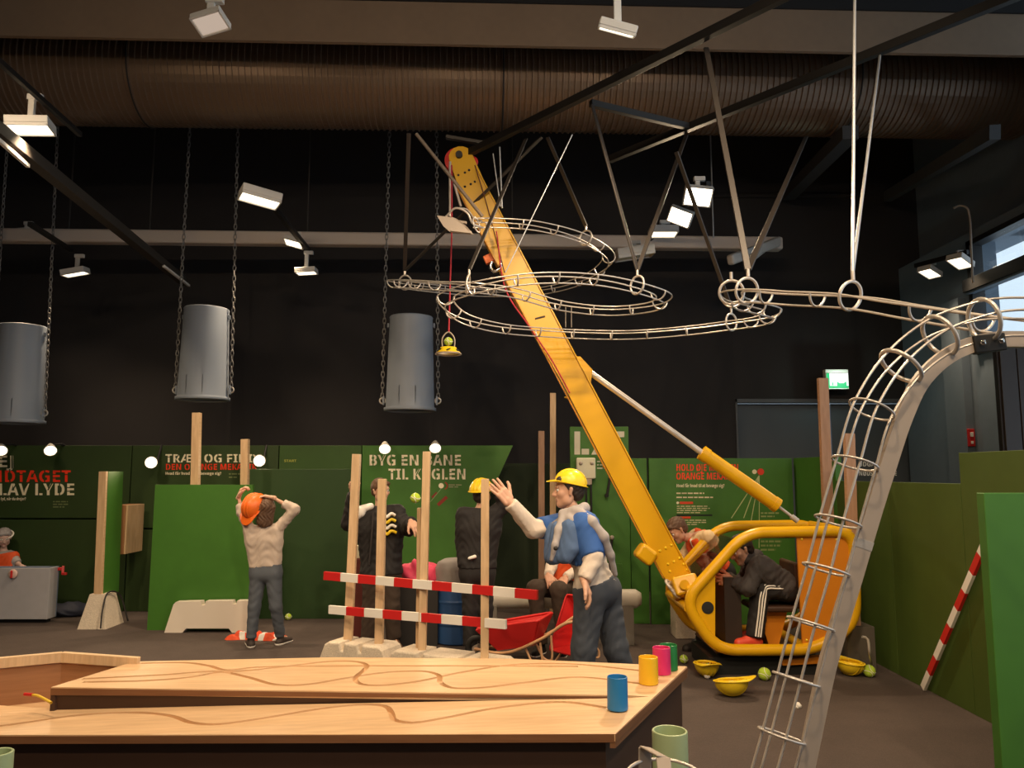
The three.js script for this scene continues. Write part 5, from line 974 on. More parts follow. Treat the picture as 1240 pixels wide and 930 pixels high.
function hairShape(style) {
  const f0 = ellip(V(0, 0.17, -0.07), V(0.375, 0.385, 0.455)), long = style === 'long' ? union([cone(V(-0.2, 0.1, -0.25), V(-0.2, -0.55, -0.28), 0.2, 0.16), cone(V(0.2, 0.1, -0.25), V(0.2, -0.55, -0.28), 0.2, 0.16), cone(V(0, 0.1, -0.3), V(0, -0.62, -0.32), 0.2, 0.17)], 0.1) : null;
  const nape = style === 'long' ? null : ellip(V(0, -0.06, -0.22), V(0.30, 0.27, 0.27)), fringe = style === 'fringe' || style === 'short' ? cone(V(-0.17, 0.30, 0.27), V(0.19, 0.33, 0.28), 0.085) : cone(V(-0.12, 0.36, 0.22), V(0.12, 0.36, 0.22), 0.07);
  const f = (p) => { let d = f0(p); d = Math.max(d, (p.z - 0.18) * 0.8 - (p.y - 0.20) * 0.62); d = Math.max(d, -(p.y + 0.08) - 0.0 + Math.max(0, -p.z) * 0.0 - (p.z < -0.05 ? 0.25 : 0)); if (nape) d = smin(d, Math.max(nape(p), p.z + 0.02), 0.05); if (long) d = smin(d, long(p), 0.08); d = smin(d, fringe(p), 0.08); return d - 0.016 * Math.sin(p.x * 38 + 4 * Math.sin(p.y * 9)) * Math.sin(p.z * 23 + p.y * 11); };
  f.pts = [...f0.pts, [V(0, 0.3, 0.3), 0.1], ...(long ? long.pts : [])].map(([a, r]) => [a, r + 0.02]); return f;
}
const HAIR = { short: meshOf(hairShape('short'), 0.024), long: meshOf(hairShape('long'), 0.026) };

// ---- hand in units of its own length: y along the fingers, x towards the thumb, fingers bend towards +z
function handShape(curl, spread, thumb) {
  const prims = [cone(V(-0.14, 0.06, 0), V(-0.15, 0.42, 0), 0.085, 0.085), cone(V(-0.03, 0.04, 0), V(-0.04, 0.44, -0.01), 0.09, 0.085), cone(V(0.09, 0.05, 0), V(0.08, 0.44, -0.01), 0.09, 0.085), cone(V(0.15, 0.08, 0.01), V(0.17, 0.42, 0), 0.085, 0.08), cone(V(0, -0.06, 0), V(0, 0.1, 0), 0.13, 0.12)];
  const palm = union(prims, 0.05), fingers = [[-0.18, 0.42, 0.33, 0.055], [-0.065, 0.46, 0.43, 0.06], [0.06, 0.46, 0.47, 0.062], [0.175, 0.44, 0.42, 0.06]].map(([x, y, l, r], i) => {
    let p = V(x, y, 0), a = curl[0] * (0.8 + 0.1 * (3 - i)), out = []; const sx = (i - 1.5) * spread;
    [0.46, 0.31, 0.23].forEach((k, j) => { const q = p.clone().add(V(Math.sin(sx) * Math.cos(a), Math.cos(a) * Math.cos(sx), Math.sin(a)).multiplyScalar(l * k * 1.05)); out.push(cone(p, q, r * (1 - 0.1 * j), r * (0.92 - 0.1 * j))); p = q; a += curl[1]; });
    return union(out, 0.012);
  });
  const t0 = V(0.13, 0.10, 0.03), t1 = V(0.26 + 0.05 * thumb, 0.26, 0.07), t2 = V(0.31 + 0.14 * thumb, 0.42, 0.09 + 0.1 * (1 - thumb)), t3 = V(0.30 + 0.2 * thumb, 0.54, 0.12 + 0.16 * (1 - thumb)), th = union([cone(t0, t1, 0.095, 0.075), cone(t1, t2, 0.072, 0.062), cone(t2, t3, 0.06, 0.05)], 0.02);
  const f = (p) => { let d = smin(palm(p), th(p), 0.06), e = 1e9; for (const g of fingers) e = Math.min(e, g(p)); return smin(d, e, 0.035); };
  f.pts = [...palm.pts, ...th.pts, ...fingers.flatMap((g) => g.pts)]; return f;
}
const HANDS = { open: meshOf(handShape([0.08, 0.10], 0.10, 1), 0.021), relaxed: meshOf(handShape([0.35, 0.35], 0.04, 0.5), 0.021), grip: meshOf(handShape([0.75, 0.75], 0.05, 0.35), 0.021) };
function placeHand(kind, wrist, dir, thumbDir, palmDir, len) {
  const y = dir.clone().normalize(), z0 = palmDir.clone().addScaledVector(y, -palmDir.dot(y)).normalize(); let x = thumbDir.clone().addScaledVector(y, -thumbDir.dot(y)); x.addScaledVector(z0, -x.dot(z0)).normalize();
  const g = HANDS[kind].clone(), flip = x.clone().cross(y).dot(z0) < 0;
  g.applyMatrix4(new THREE.Matrix4().makeBasis(x, y, z0).scale(V(len, len, len)).setPosition(wrist));
  if (flip) { const p = g.attributes.position, q = g.attributes.normal; for (let i = 0; i < p.count; i += 3) for (const a of [p, q]) { const t = [a.getX(i + 1), a.getY(i + 1), a.getZ(i + 1)]; a.setXYZ(i + 1, a.getX(i + 2), a.getY(i + 2), a.getZ(i + 2)); a.setXYZ(i + 2, ...t); } }
  return g;
}
// ---- hard hat in metres: y up, z to the front, origin in the middle of the rim
const hatGeo = (() => {
  const dome = new THREE.SphereGeometry(1, 40, 18, 0, Math.PI * 2, 0, Math.PI / 2); dome.scale(0.118, 0.128, 0.142);
  const inner = new THREE.SphereGeometry(1, 32, 14, 0, Math.PI * 2, 0, Math.PI / 2); inner.scale(0.112, 0.122, 0.136); { const i = inner.index.array; for (let k = 0; k < i.length; k += 3) { const t = i[k]; i[k] = i[k + 1]; i[k + 1] = t; } const n = inner.attributes.normal; for (let k = 0; k < n.count; k++) n.setXYZ(k, -n.getX(k), -n.getY(k), -n.getZ(k)); }
  const s = new THREE.Shape(), h = new THREE.Path();
  for (let k = 0; k <= 48; k++) { const a = k / 48 * 2 * Math.PI, f = Math.max(0, Math.sin(a)), e = 0.013 + 0.058 * Math.pow(f, 1.6); const x = (0.118 + e * 0.55) * Math.cos(a), z = (0.142 + e) * Math.sin(a); k ? s.lineTo(x, z) : s.moveTo(x, z); }
  for (let k = 0; k <= 40; k++) { const a = -k / 40 * 2 * Math.PI, x = 0.114 * Math.cos(a), z = 0.138 * Math.sin(a); k ? h.lineTo(x, z) : h.moveTo(x, z); }
  s.holes.push(h); const brim = new THREE.ExtrudeGeometry(s, { depth: 0.004, bevelEnabled: true, bevelSize: 0.002, bevelThickness: 0.002, bevelSegments: 2 }); brim.rotateX(Math.PI / 2);
  { const p = brim.attributes.position; for (let i = 0; i < p.count; i++) { const z = p.getZ(i); p.setY(i, p.getY(i) + 0.004 - Math.max(0, z - 0.13) * 0.35); } brim.computeVertexNormals(); }
  const ridge = (x) => sweep(Array.from({ length: 20 }, (_, k) => { const a = lerp(0.12, Math.PI - 0.2, k / 19), c = Math.sqrt(1 - (x / 0.118) ** 2); return V(x, 0.128 * c * Math.sin(a) + 0.001, 0.142 * c * Math.cos(a)); }), [[-0.009, -0.003], [0.009, -0.003], [0.006, 0.004], [-0.006, 0.004]]);
  return { shell: mergeGeometries([plain(dome), plain(inner)]), brim: plain(brim), ridges: [-0.035, 0, 0.035].map(ridge), band: plain(new THREE.TorusGeometry(0.1, 0.006, 6, 30).rotateX(Math.PI / 2).scale(1, 2, 1.2)), straps: [0, 1].map((k) => plain(tube([V(-0.1, 0, 0), V(-0.07, 0.075, 0), V(0, 0.095, 0), V(0.07, 0.075, 0), V(0.1, 0, 0)], 0.006, 20, 5).rotateY(0.8 + k * 1.57))) };
})();
function hatParts(parent, pos, fwd, up, m, k = 1, worn = false) {
  const [x, y, z] = basis(fwd, up), Mx = new THREE.Matrix4().makeBasis(x, y, z).scale(V(k, k, k)).setPosition(pos), A = (g) => { const q = g.clone(); q.applyMatrix4(Mx); return q; };
  if (worn) { const h = part(parent, 'hard_hat', [A(hatGeo.shell), A(hatGeo.brim), ...hatGeo.ridges.map(A)], m); return h; }
  part(parent, 'shell', A(hatGeo.shell), m); part(parent, 'brim', A(hatGeo.brim), m); for (const r of hatGeo.ridges) part(parent, 'ridge', A(r), m);
  part(parent, 'headband', A(hatGeo.band), M.hat); for (const s of hatGeo.straps) part(parent, 'strap', A(s), M.hat);
}
function hardHat(label, pos, fwd, up, m = M.hat, k = 1) { const t = thing('hard_hat', label, 'helmet', pos); hatParts(t, pos, fwd, up, m, k); return t; }

const SKIN = mat(0.62, 0.36, 0.25, 0.55), SKIN2 = mat(0.52, 0.28, 0.19, 0.55), EYEW = mat(0.75, 0.72, 0.68, 0.3), IRIS = mat(0.03, 0.02, 0.015, 0.3), LIP = mat(0.50, 0.18, 0.15, 0.5);
function person(o) {
  const j = o.j, s = o.s, r = (x) => x * s, skin = o.skin || SKIN, t = thing('person', o.label, 'person', V(j.pel.x, o.floor ?? 0, j.pel.z));
  const up = j.neck.clone().sub(j.pel).normalize();
  // torso, arms, legs
  const torsoList = [cone(j.hipL, j.hipR, r(0.092)), cone(j.pel, mix(j.pel, j.neck, 0.75), r(0.098), r(0.10)), cone(j.hipL, j.shL, r(0.080), r(0.062)), cone(j.hipR, j.shR, r(0.080), r(0.062)), cone(mix(j.shL, j.shR, 0.1), mix(j.shL, j.shR, 0.9), r(0.060)), cone(mix(j.shL, j.pel, 0.25), mix(j.shR, j.pel, 0.25), r(0.082))];
  const torso = union(torsoList, r(0.06)), neck = cone(mix(j.neck, j.pel, 0.05), j.head.clone().addScaledVector(o.hu, -0.08 * o.hh / 0.21).addScaledVector(o.hf, -0.012), r(0.052), r(0.048));
  const arm = (S, E, W) => [cone(S, E, r(0.050), r(0.040)), cone(E, W, r(0.040), r(0.027))], leg = (H, K, A) => [cone(H, K, r(0.088), r(0.058)), cone(mix(K, A, 0.0), mix(K, A, 0.3), r(0.056), r(0.056)), cone(mix(K, A, 0.3), A, r(0.056), r(0.036))];
  const aL = arm(j.shL, j.elL, j.wrL), aR = arm(j.shR, j.elR, j.wrR), lL = leg(j.hipL, j.knL, j.anL), lR = leg(j.hipR, j.knR, j.anR);
  const feet = [['anL', 'toeL'], ['anR', 'toeR']].map(([a, b]) => cone(j[a], j[b], r(0.034), r(0.028)));
  const body = swell(union([torso, neck, ...aL, ...aR, ...lL, ...lR, ...feet], r(0.03)), -0.004);
  const [hx, hy, hz] = basis(o.hf, o.hu), HM = new THREE.Matrix4().makeBasis(hx, hy, hz).scale(V(o.hh, o.hh, o.hh)).setPosition(j.head), toHead = (g) => { const q = g.clone(); q.applyMatrix4(HM); return q; };
  const hl = o.hh * 0.84, hands = (o.hands || []).map((h) => placeHand(h.kind, h.w === 'L' ? j.wrL : j.wrR, h.dir, h.thumb, h.palm, hl));
  const bodyMesh = part(t, 'body', [meshOf(body, 0.0125), toHead(HEAD), ...hands], skin);
  if (o.face !== false) { for (const k of [0, 1]) { part(bodyMesh, 'eye', toHead(EYES[k]), EYEW); part(bodyMesh, 'pupil', toHead(PUPILS[k]), IRIS); part(bodyMesh, 'eyebrow', toHead(BROWS[k]), o.hair); } part(bodyMesh, 'lips', toHead(LIPS), LIP); }
  part(t, 'hair', toHead(HAIR[o.hairStyle || 'short']), o.hair);
  // clothes
  const garment = (spec) => {
    const e = spec.e, hem = mix(j.pel, j.neck, spec.hem), collar = mix(j.pel, j.neck, spec.collar ?? 1.03);
    let f = cutBy(cutBy(swell(torso, e, spec.fold ?? 0.004), hem, up.clone().negate()), collar, up); const list = [f];
    for (const [S, E, W, k] of [[j.shL, j.elL, j.wrL, spec.sleeve], [j.shR, j.elR, j.wrR, spec.sleeveR ?? spec.sleeve]]) {
      if (!k) continue;
      if (k <= 1) { const q = mix(S, E, k); list.push(cutBy(swell(cone(S, mix(S, E, Math.min(1, k + 0.15)), r(0.054), r(0.050)), e), q, E.clone().sub(S))); }
      else { const q = mix(E, W, k - 1); list.push(swell(cone(S, E, r(0.052), r(0.044)), e, spec.fold ?? 0.004)); list.push(cutBy(swell(cone(E, W, r(0.044), r(0.034)), e, spec.fold ?? 0.004), q, W.clone().sub(E))); }
    }
    return union(list, r(0.028));
  };
  for (const g of o.tops || []) part(t, g.name, meshOf(garment(g), 0.0115), g.m, g.label);
  if (o.pants) {
    const e = o.pants.e ?? 0.012, w = mix(j.pel, j.neck, o.pants.waist ?? 0.14), pel = cutBy(swell(union([torsoList[0], cone(j.pel, mix(j.pel, j.neck, 0.4), r(0.098), r(0.095)), cone(j.hipL, mix(j.hipL, j.shL, 0.4), r(0.08), r(0.075)), cone(j.hipR, mix(j.hipR, j.shR, 0.4), r(0.08), r(0.075))], r(0.06)), e), w, up);
    const L = (H, K, A) => { const k = o.pants.len ?? 0.97; return union([swell(cone(H, K, r(0.090), r(0.062)), e, 0.0045), cutBy(swell(cone(K, A, r(0.061), r(o.pants.cuff ?? 0.050)), e, 0.004), mix(K, A, k), A.clone().sub(K))], r(0.03)); };
    part(t, 'trousers', meshOf(union([pel, L(j.hipL, j.knL, j.anL), L(j.hipR, j.knR, j.anR)], r(0.022)), 0.0115), o.pants.m);
    if (o.pants.stripes) for (const [H, K, A, dir] of o.pants.stripes) for (const k of [-1, 0, 1]) {
      const off = (p, q, rr, w) => { const T = q.clone().sub(p).normalize(), side = dir.clone().addScaledVector(T, -dir.dot(T)).normalize(), lat = T.clone().cross(side); return p.clone().addScaledVector(side, Math.sqrt(rr * rr - (k * 0.02) ** 2)).addScaledVector(lat, k * 0.02); };
      const R0 = r(0.09) + e + 0.002, R1 = r(0.062) + e + 0.003, R2 = r(o.pants.cuff ?? 0.05) + e + 0.002, m = mix(H, K, 0.93), n = mix(K, A, 0.07);
      part(t, 'white_stripe', tube([off(mix(H, K, 0.1), K, lerp(R0, R1, 0.1)), off(mix(H, K, 0.5), K, lerp(R0, R1, 0.5)), off(m, K, lerp(R0, R1, 0.93)), off(n, A, R1), off(mix(K, A, 0.5), A, lerp(R1, R2, 0.5)), off(mix(K, A, 0.93), A, R2)], 0.0065, 40, 6), M.white);
    }
  }
  for (const [a, b] of [['anL', 'toeL'], ['anR', 'toeR']]) {
    const A = j[a], B = j[b], d = B.clone().sub(A).setY(0).normalize(), heel = A.clone().addScaledVector(d, -r(0.03)), fy = o.footY ? o.footY : Math.min(A.y, B.y) - r(0.045);
    heel.y = fy + r(0.035); const toe = B.clone(); toe.y = fy + r(0.03);
    const f = cutBy(union([cone(heel, toe, r(0.044), r(0.038)), cone(A.clone().addScaledVector(d, r(0.005)), heel.clone().addScaledVector(d, r(0.03)), r(0.046), r(0.044)), cone(mix(heel, toe, 0.5).add(V(0, r(0.018), 0)), toe, r(0.042), r(0.036))], r(0.03)), V(A.x, fy, A.z), V(0, -1, 0));
    const sh = part(t, 'shoe', meshOf(cutBy(f, A.clone().add(V(0, r(0.035), 0)), V(0, 1, 0)), 0.008), o.shoes || M.dark);
    part(sh, 'sole', meshOf(cutBy(cutBy(swell(f, 0.004), V(A.x, fy + 0.018, A.z), V(0, 1, 0)), V(A.x, fy, A.z), V(0, -1, 0)), 0.008), o.sole || M.white);
  }
  if (o.hat) hatParts(t, j.head.clone().addScaledVector(o.hu, 0.20 * o.hh).addScaledVector(o.hf, -0.015), o.hatF || o.hf, o.hatU || o.hu, o.hat, o.hatK || 0.78, true);
  if (o.extra) o.extra(t, j, r);
  return t;
}
// turns [px, py, D] joints into points; ankles are set on the floor
function joints(D, list, footY = 0.075) {
  const j = {}; for (const [k, [x, y, dd = 0]] of Object.entries(list)) j[k] = at(x, y, D + dd);
  j.pel = j.pel || mix(j.hipL, j.hipR, 0.5); return j;
}
const CLOTH = { cream: mat(0.66, 0.57, 0.49, 0.85), blue: mat(0.035, 0.115, 0.38, 0.85), denim: mat(0.085, 0.15, 0.30, 0.9), jeans: mat(0.055, 0.065, 0.085, 0.9), black: mat(0.016, 0.014, 0.015, 0.8), charcoal: mat(0.045, 0.038, 0.038, 0.85), lining: mat(0.40, 0.37, 0.37, 0.9), beige: mat(0.56, 0.46, 0.39, 0.85), greyJeans: mat(0.10, 0.115, 0.14, 0.9), brownPants: mat(0.05, 0.032, 0.022, 0.9), vest: mat(0.80, 0.10, 0.02, 0.7) };
const HAIRS = { dark: mat(0.022, 0.014, 0.010, 0.6), brown: mat(0.10, 0.05, 0.026, 0.6), grey: mat(0.33, 0.31, 0.32, 0.6) };

{ // the thrower
  const D = 5.0, j = joints(D, { hipL: [716, 716, -0.09], hipR: [731, 714, 0.09], neck: [697, 622], shL: [709, 637, -0.15], shR: [676, 636, 0.13], elL: [719, 676, -0.22], wrL: [707, 703, -0.28], elR: [646, 641, 0.0], wrR: [617, 608, -0.08], knL: [707, 784, -0.12], knR: [746, 786, 0.06], head: [688, 594, 0] });
  j.anL = V(at(702, 850, D - 0.1).x, 0.075, -D + 0.1); j.anR = V(at(768, 850, D + 0.1).x, 0.09, -D - 0.12); j.toeL = j.anL.clone().add(V(-0.15, -0.045, 0.02)); j.toeR = j.anR.clone().add(V(-0.14, -0.06, 0.03));
  person({ j, s: 0.98, label: 'boy in yellow hard hat throwing with his raised arm, blue top tied with grey', hh: 0.215, hf: V(-1, -0.03, 0.12), hu: V(0.05, 1, 0), skin: SKIN, hair: HAIRS.dark, hat: M.hat, hatF: V(-1, 0.22, 0.1), hatU: V(0.24, 1, 0), hatK: 0.73, footY: 0.0,
    hands: [{ w: 'R', kind: 'open', dir: V(-0.62, 0.75, 0.1), thumb: V(0.8, 0.55, 0.1), palm: V(-0.4, -0.2, -0.8) }, { w: 'L', kind: 'relaxed', dir: V(0.35, -0.9, 0.1), thumb: V(-0.3, -0.2, 0.9), palm: V(-0.9, -0.2, 0) }],
    pants: { m: CLOTH.jeans, e: 0.016, cuff: 0.058 }, shoes: M.dark,
    tops: [{ name: 'long_sleeve_shirt', e: 0.012, hem: 0.02, sleeve: 1.97, m: CLOTH.cream, fold: 0.005 }, { name: 'blue_t_shirt', e: 0.021, hem: 0.40, sleeve: 0.92, sleeveR: 0.75, m: CLOTH.blue, fold: 0.005 }],
    extra(t, j, r) {
      const P = (x, y, d) => at(x, y, D + d);
      const jacket = union([cone(P(674, 638, -0.10), P(671, 676, -0.13), 0.035, 0.042), cone(P(688, 636, -0.16), P(686, 674, -0.18), 0.035, 0.045), cone(P(668, 640, 0.02), P(668, 674, -0.05), 0.045, 0.05), cone(P(696, 640, -0.18), P(696, 664, -0.19), 0.03, 0.035)], 0.06);
      part(t, 'tied_jacket', meshOf(swell(jacket, 0, 0.003), 0.011), CLOTH.denim);
      const scarf = union([cone(P(682, 622, -0.07), P(696, 619, -0.11), 0.030), cone(P(696, 619, -0.11), P(708, 615, -0.06), 0.032), cone(P(708, 615, -0.06), P(707, 616, 0.07), 0.030), cone(P(684, 624, -0.08), P(677, 642, -0.15), 0.032, 0.028), cone(P(677, 642, -0.15), P(672, 660, -0.18), 0.026, 0.020), cone(P(672, 660, -0.18), P(668, 678, -0.17), 0.020, 0.013), cone(P(702, 620, -0.13), P(717, 632, -0.21), 0.030, 0.030), cone(P(717, 632, -0.21), P(731, 650, -0.21), 0.030, 0.028), cone(P(731, 650, -0.21), P(739, 672, -0.16), 0.028, 0.024), cone(P(739, 672, -0.16), P(745, 696, -0.10), 0.024, 0.016), cone(P(680, 630, -0.06), P(664, 640, 0.06), 0.026, 0.018), cone(P(690, 628, -0.13), P(700, 634, -0.19), 0.03, 0.022)], 0.022);
      part(t, 'grey_sleeves', meshOf(swell(scarf, 0, 0.0015), 0.009), CLOTH.lining, 'pale grey jacket sleeves wrapped round the neck');
      part(t, 'button', ball(P(673, 664, -0.235), 0.014, 12, 8), M.dark);
    } });
}
{ // the girl with the orange helmet, from behind
  const D = 7.15, j = joints(D, { hipL: [313, 694], hipR: [331, 694], neck: [319, 637], shL: [303, 643], shR: [335, 642], elL: [293, 621, 0.02], wrL: [289, 602, 0.06], elR: [357, 617, 0.0], wrR: [331, 603, -0.02], knL: [308, 735], knR: [334, 734], head: [322, 617, 0.0] });
  j.anL = V(at(304, 778, D).x, 0.07, -D); j.anR = V(at(340, 776, D + 0.12).x, 0.07, -D - 0.1); j.toeL = j.anL.clone().add(V(-0.05, -0.04, 0.12)); j.toeR = j.anR.clone().add(V(0.05, -0.04, -0.12)); j.toeL = j.anL.clone().add(V(-0.06, -0.04, -0.12));
  person({ j, s: 0.70, label: 'girl seen from behind in beige top and grey jeans, hands at her head', hh: 0.2, hf: V(-0.35, 0.05, -1), hu: V(0.08, 1, 0), skin: SKIN, hair: HAIRS.brown, hairStyle: 'long', footY: 0,
    hands: [{ w: 'L', kind: 'grip', dir: V(0.35, 0.9, 0), thumb: V(0.3, 0, 0.9), palm: V(0.9, -0.2, -0.1) }, { w: 'R', kind: 'relaxed', dir: V(-0.9, 0.2, 0.1), thumb: V(0, -0.4, -0.9), palm: V(-0.1, -0.9, 0.1) }],
    pants: { m: CLOTH.greyJeans, e: 0.012, cuff: 0.046, waist: 0.18 }, shoes: mat(0.05, 0.035, 0.03, 0.7), tops: [{ name: 'beige_top', e: 0.014, hem: 0.14, sleeve: 1.55, m: CLOTH.beige, fold: 0.005 }] });
  hardHat('orange hard hat lifted in the hands of the girl', at(307, 613, D - 0.03), V(-0.25, -0.65, 0.35), V(-0.35, 0.55, 0.75), M.orange, 0.86);
}
{ // boy with the black jacket and striped shirt behind the posts
  const D = 7.15, j = joints(D, { hipL: [472, 694], hipR: [452, 694], neck: [460, 614], shL: [480, 622], shR: [440, 622], elL: [494, 640, -0.1], wrL: [498, 632, -0.3], elR: [422, 634, 0.05], wrR: [428, 596, -0.05], knL: [474, 735, -0.03], knR: [449, 735], head: [461, 594, -0.02] });
  j.anL = V(at(477, 770, D).x, 0.07, -D); j.anR = V(at(446, 770, D).x, 0.07, -D); j.toeL = j.anL.clone().add(V(0.06, -0.04, 0.12)); j.toeR = j.anR.clone().add(V(-0.04, -0.04, 0.13));
  person({ j, s: 0.93, label: 'boy in black jacket and yellow striped shirt holding a ball behind the posts', hh: 0.205, hf: V(0.75, -0.12, 0.7), hu: V(0, 1, 0.1), skin: SKIN, hair: HAIRS.brown, footY: 0,
    hands: [{ w: 'L', kind: 'relaxed', dir: V(0.5, -0.5, 0.5), thumb: V(-0.5, 0.6, 0.5), palm: V(-0.2, -0.7, -0.5) }, { w: 'R', kind: 'grip', dir: V(0.05, 1, 0.05), thumb: V(0.6, 0, 0.7), palm: V(0.6, 0.1, 0.6) }],
    pants: { m: CLOTH.brownPants, e: 0.016, cuff: 0.055 }, shoes: mat(0.12, 0.06, 0.03, 0.6), tops: [{ name: 'shirt', e: 0.010, hem: -0.02, sleeve: 0, m: CLOTH.black }, { name: 'jacket', e: 0.024, hem: -0.02, sleeve: 1.97, m: CLOTH.black, fold: 0.006 }],
    extra(t) {
      for (const [y, m, w] of [[624, M.white, 17], [631, M.hat, 18], [638, M.white, 19], [645, M.hat, 20]]) part(t, 'shirt_stripe', tube([at(468 - w / 2, y, D - 0.128), at(464, y - 3, D - 0.145), at(468, y + 2, D - 0.148), at(474, y - 2, D - 0.143), at(470 + w / 2, y, D - 0.128)], 0.014, 24, 6), m);
      part(t, 'shoulder_patch', meshOf(union([cone(at(436, 617, D - 0.085), at(449, 613, D - 0.07), 0.035, 0.03), cone(at(438, 622, D - 0.09), at(430, 628, D - 0.06), 0.03)], 0.03), 0.010), M.white);
      part(t, 'jacket_edge', tube([at(452, 620, D - 0.13), at(450, 650, D - 0.135), at(447, 684, D - 0.12)], 0.008, 16), CLOTH.charcoal);
    } });
  tennis(at(430, 583.5, D - 0.08), 'tennis ball raised in the hand of the boy in the black jacket', 0.038);
}
{ // boy in yellow helmet, from behind
  const D = 6.85, j = joints(D, { hipL: [570, 694], hipR: [586, 694], neck: [580, 617], shL: [563, 624], shR: [598, 622], elL: [560, 656, 0.02], wrL: [562, 686, -0.04], elR: [613, 610, -0.02], wrR: [603, 597, -0.05], knL: [570, 738], knR: [587, 738], head: [584, 600, 0] });
  j.anL = V(at(569, 780, D).x, 0.07, -D); j.anR = V(at(588, 780, D).x, 0.07, -D); j.toeL = j.anL.clone().add(V(0, -0.04, -0.13)); j.toeR = j.anR.clone().add(V(0.05, -0.04, -0.13));
  person({ j, s: 0.9, label: 'boy in black jacket and yellow hard hat, turned away behind the right post', hh: 0.2, hf: V(0.5, -0.05, -0.85), hu: V(0, 1, 0), skin: SKIN, hair: HAIRS.dark, hat: M.hat, hatK: 0.86, hatF: V(0.5, 0.1, -0.85), footY: 0,
    hands: [{ w: 'L', kind: 'relaxed', dir: V(0.05, -1, 0), thumb: V(0.3, 0, -0.9), palm: V(1, 0, 0) }, { w: 'R', kind: 'grip', dir: V(-0.6, 0.6, 0.2), thumb: V(0.2, 0.3, -0.9), palm: V(-0.7, -0.3, -0.1) }],
    pants: { m: CLOTH.black, e: 0.014 }, shoes: M.dark, tops: [{ name: 'jacket', e: 0.022, hem: 0.08, sleeve: 1.95, m: CLOTH.black, fold: 0.005 }], extra(t) { part(t, 'pocket_tissue', meshOf(cone(at(568, 676, D - 0.145), at(575, 674, D - 0.14), 0.012, 0.016), 0.006), M.white); } });
}
{ // seated person behind the thrower
  const D = 7.28, j = joints(D, { hipL: [676, 712, -0.05], hipR: [691, 712, 0.05], neck: [690, 655], shL: [676, 661, -0.08], shR: [704, 661, 0.08], elL: [667, 688, -0.2], wrL: [664, 697, -0.34], elR: [700, 690, -0.15], wrR: [684, 700, -0.33], knL: [648, 712, -0.42], knR: [676, 714, -0.45], head: [690, 632, -0.02] });
  j.anL = V(at(655, 750, D - 0.4).x, 0.07, -D + 0.36); j.anR = V(at(684, 750, D - 0.45).x, 0.07, -D + 0.38); j.toeL = j.anL.clone().add(V(-0.05, -0.04, 0.12)); j.toeR = j.anR.clone().add(V(-0.03, -0.04, 0.13));
  person({ j, s: 0.85, label: 'seated person in orange top and dark trousers, mostly hidden behind the thrower', hh: 0.2, hf: V(-0.4, -0.1, 0.9), hu: V(0, 1, 0), skin: SKIN2, hair: HAIRS.dark, footY: 0,
    hands: [{ w: 'L', kind: 'relaxed', dir: V(0.2, -0.5, 0.7), thumb: V(0.8, 0.3, 0), palm: V(0, -0.9, -0.4) }, { w: 'R', kind: 'relaxed', dir: V(-0.3, -0.5, 0.7), thumb: V(-0.8, 0.3, 0), palm: V(0, -0.9, -0.4) }],
    pants: { m: CLOTH.brownPants, e: 0.018, cuff: 0.055 }, shoes: M.dark, tops: [{ name: 'shirt', e: 0.012, hem: 0.0, sleeve: 1.9, m: CLOTH.cream }, { name: 'vest', e: 0.02, hem: 0.05, sleeve: 0, m: CLOTH.vest }] });
}
{ // boy in the cab
  const D = 6.42, FY = 0.192, j = joints(D, { hipL: [953, 712, -0.09], hipR: [953, 712, 0.09], neck: [909, 681], shL: [918, 686, -0.15], shR: [911, 687, 0.15], elL: [906, 712, -0.19], wrL: [888, 705, -0.1], elR: [896, 710, 0.2], wrR: [881, 700, 0.08], knL: [921, 713, -0.12], knR: [918, 716, 0.1], head: [897, 666, -0.04] });
  j.anL = V(at(908, 766, D).x, FY + 0.06, -D + 0.12); j.anR = V(at(925, 766, D).x, FY + 0.06, -D - 0.12); j.toeL = j.anL.clone().add(V(-0.13, -0.035, 0.02)); j.toeR = j.anR.clone().add(V(-0.13, -0.035, 0));
  const t = person({ j, s: 0.9, floor: FY, label: 'boy in dark hoodie and striped track trousers leaning forward in the crane cab', hh: 0.222, hf: V(-0.88, -0.42, 0.25), hu: V(-0.42, 0.9, 0), skin: SKIN, hair: HAIRS.dark, footY: FY,
    hands: [{ w: 'L', kind: 'grip', dir: V(-0.9, 0.2, -0.1), thumb: V(0, 0.9, 0.2), palm: V(0, -0.2, -0.9) }, { w: 'R', kind: 'grip', dir: V(-0.9, 0.2, 0), thumb: V(0, 0.9, 0), palm: V(0, -0.2, 0.9) }],
    pants: { m: CLOTH.black, e: 0.018, cuff: 0.058, stripes: [[j.hipL, j.knL, j.anL, V(0.1, 0.35, 0.95)]] }, shoes: mat(0.72, 0.07, 0.03, 0.5), tops: [{ name: 'hoodie', e: 0.024, hem: 0.05, collar: 1.12, sleeve: 1.95, m: CLOTH.charcoal, fold: 0.007 }],
    extra(t) { part(t, 'hood', meshOf(swell(union([cone(at(905, 677, D - 0.07), at(916, 674, D), 0.045, 0.05), cone(at(916, 674, D), at(906, 677, D + 0.07), 0.05, 0.045)], 0.04), 0, 0.004), 0.010), CLOTH.charcoal); } });
}
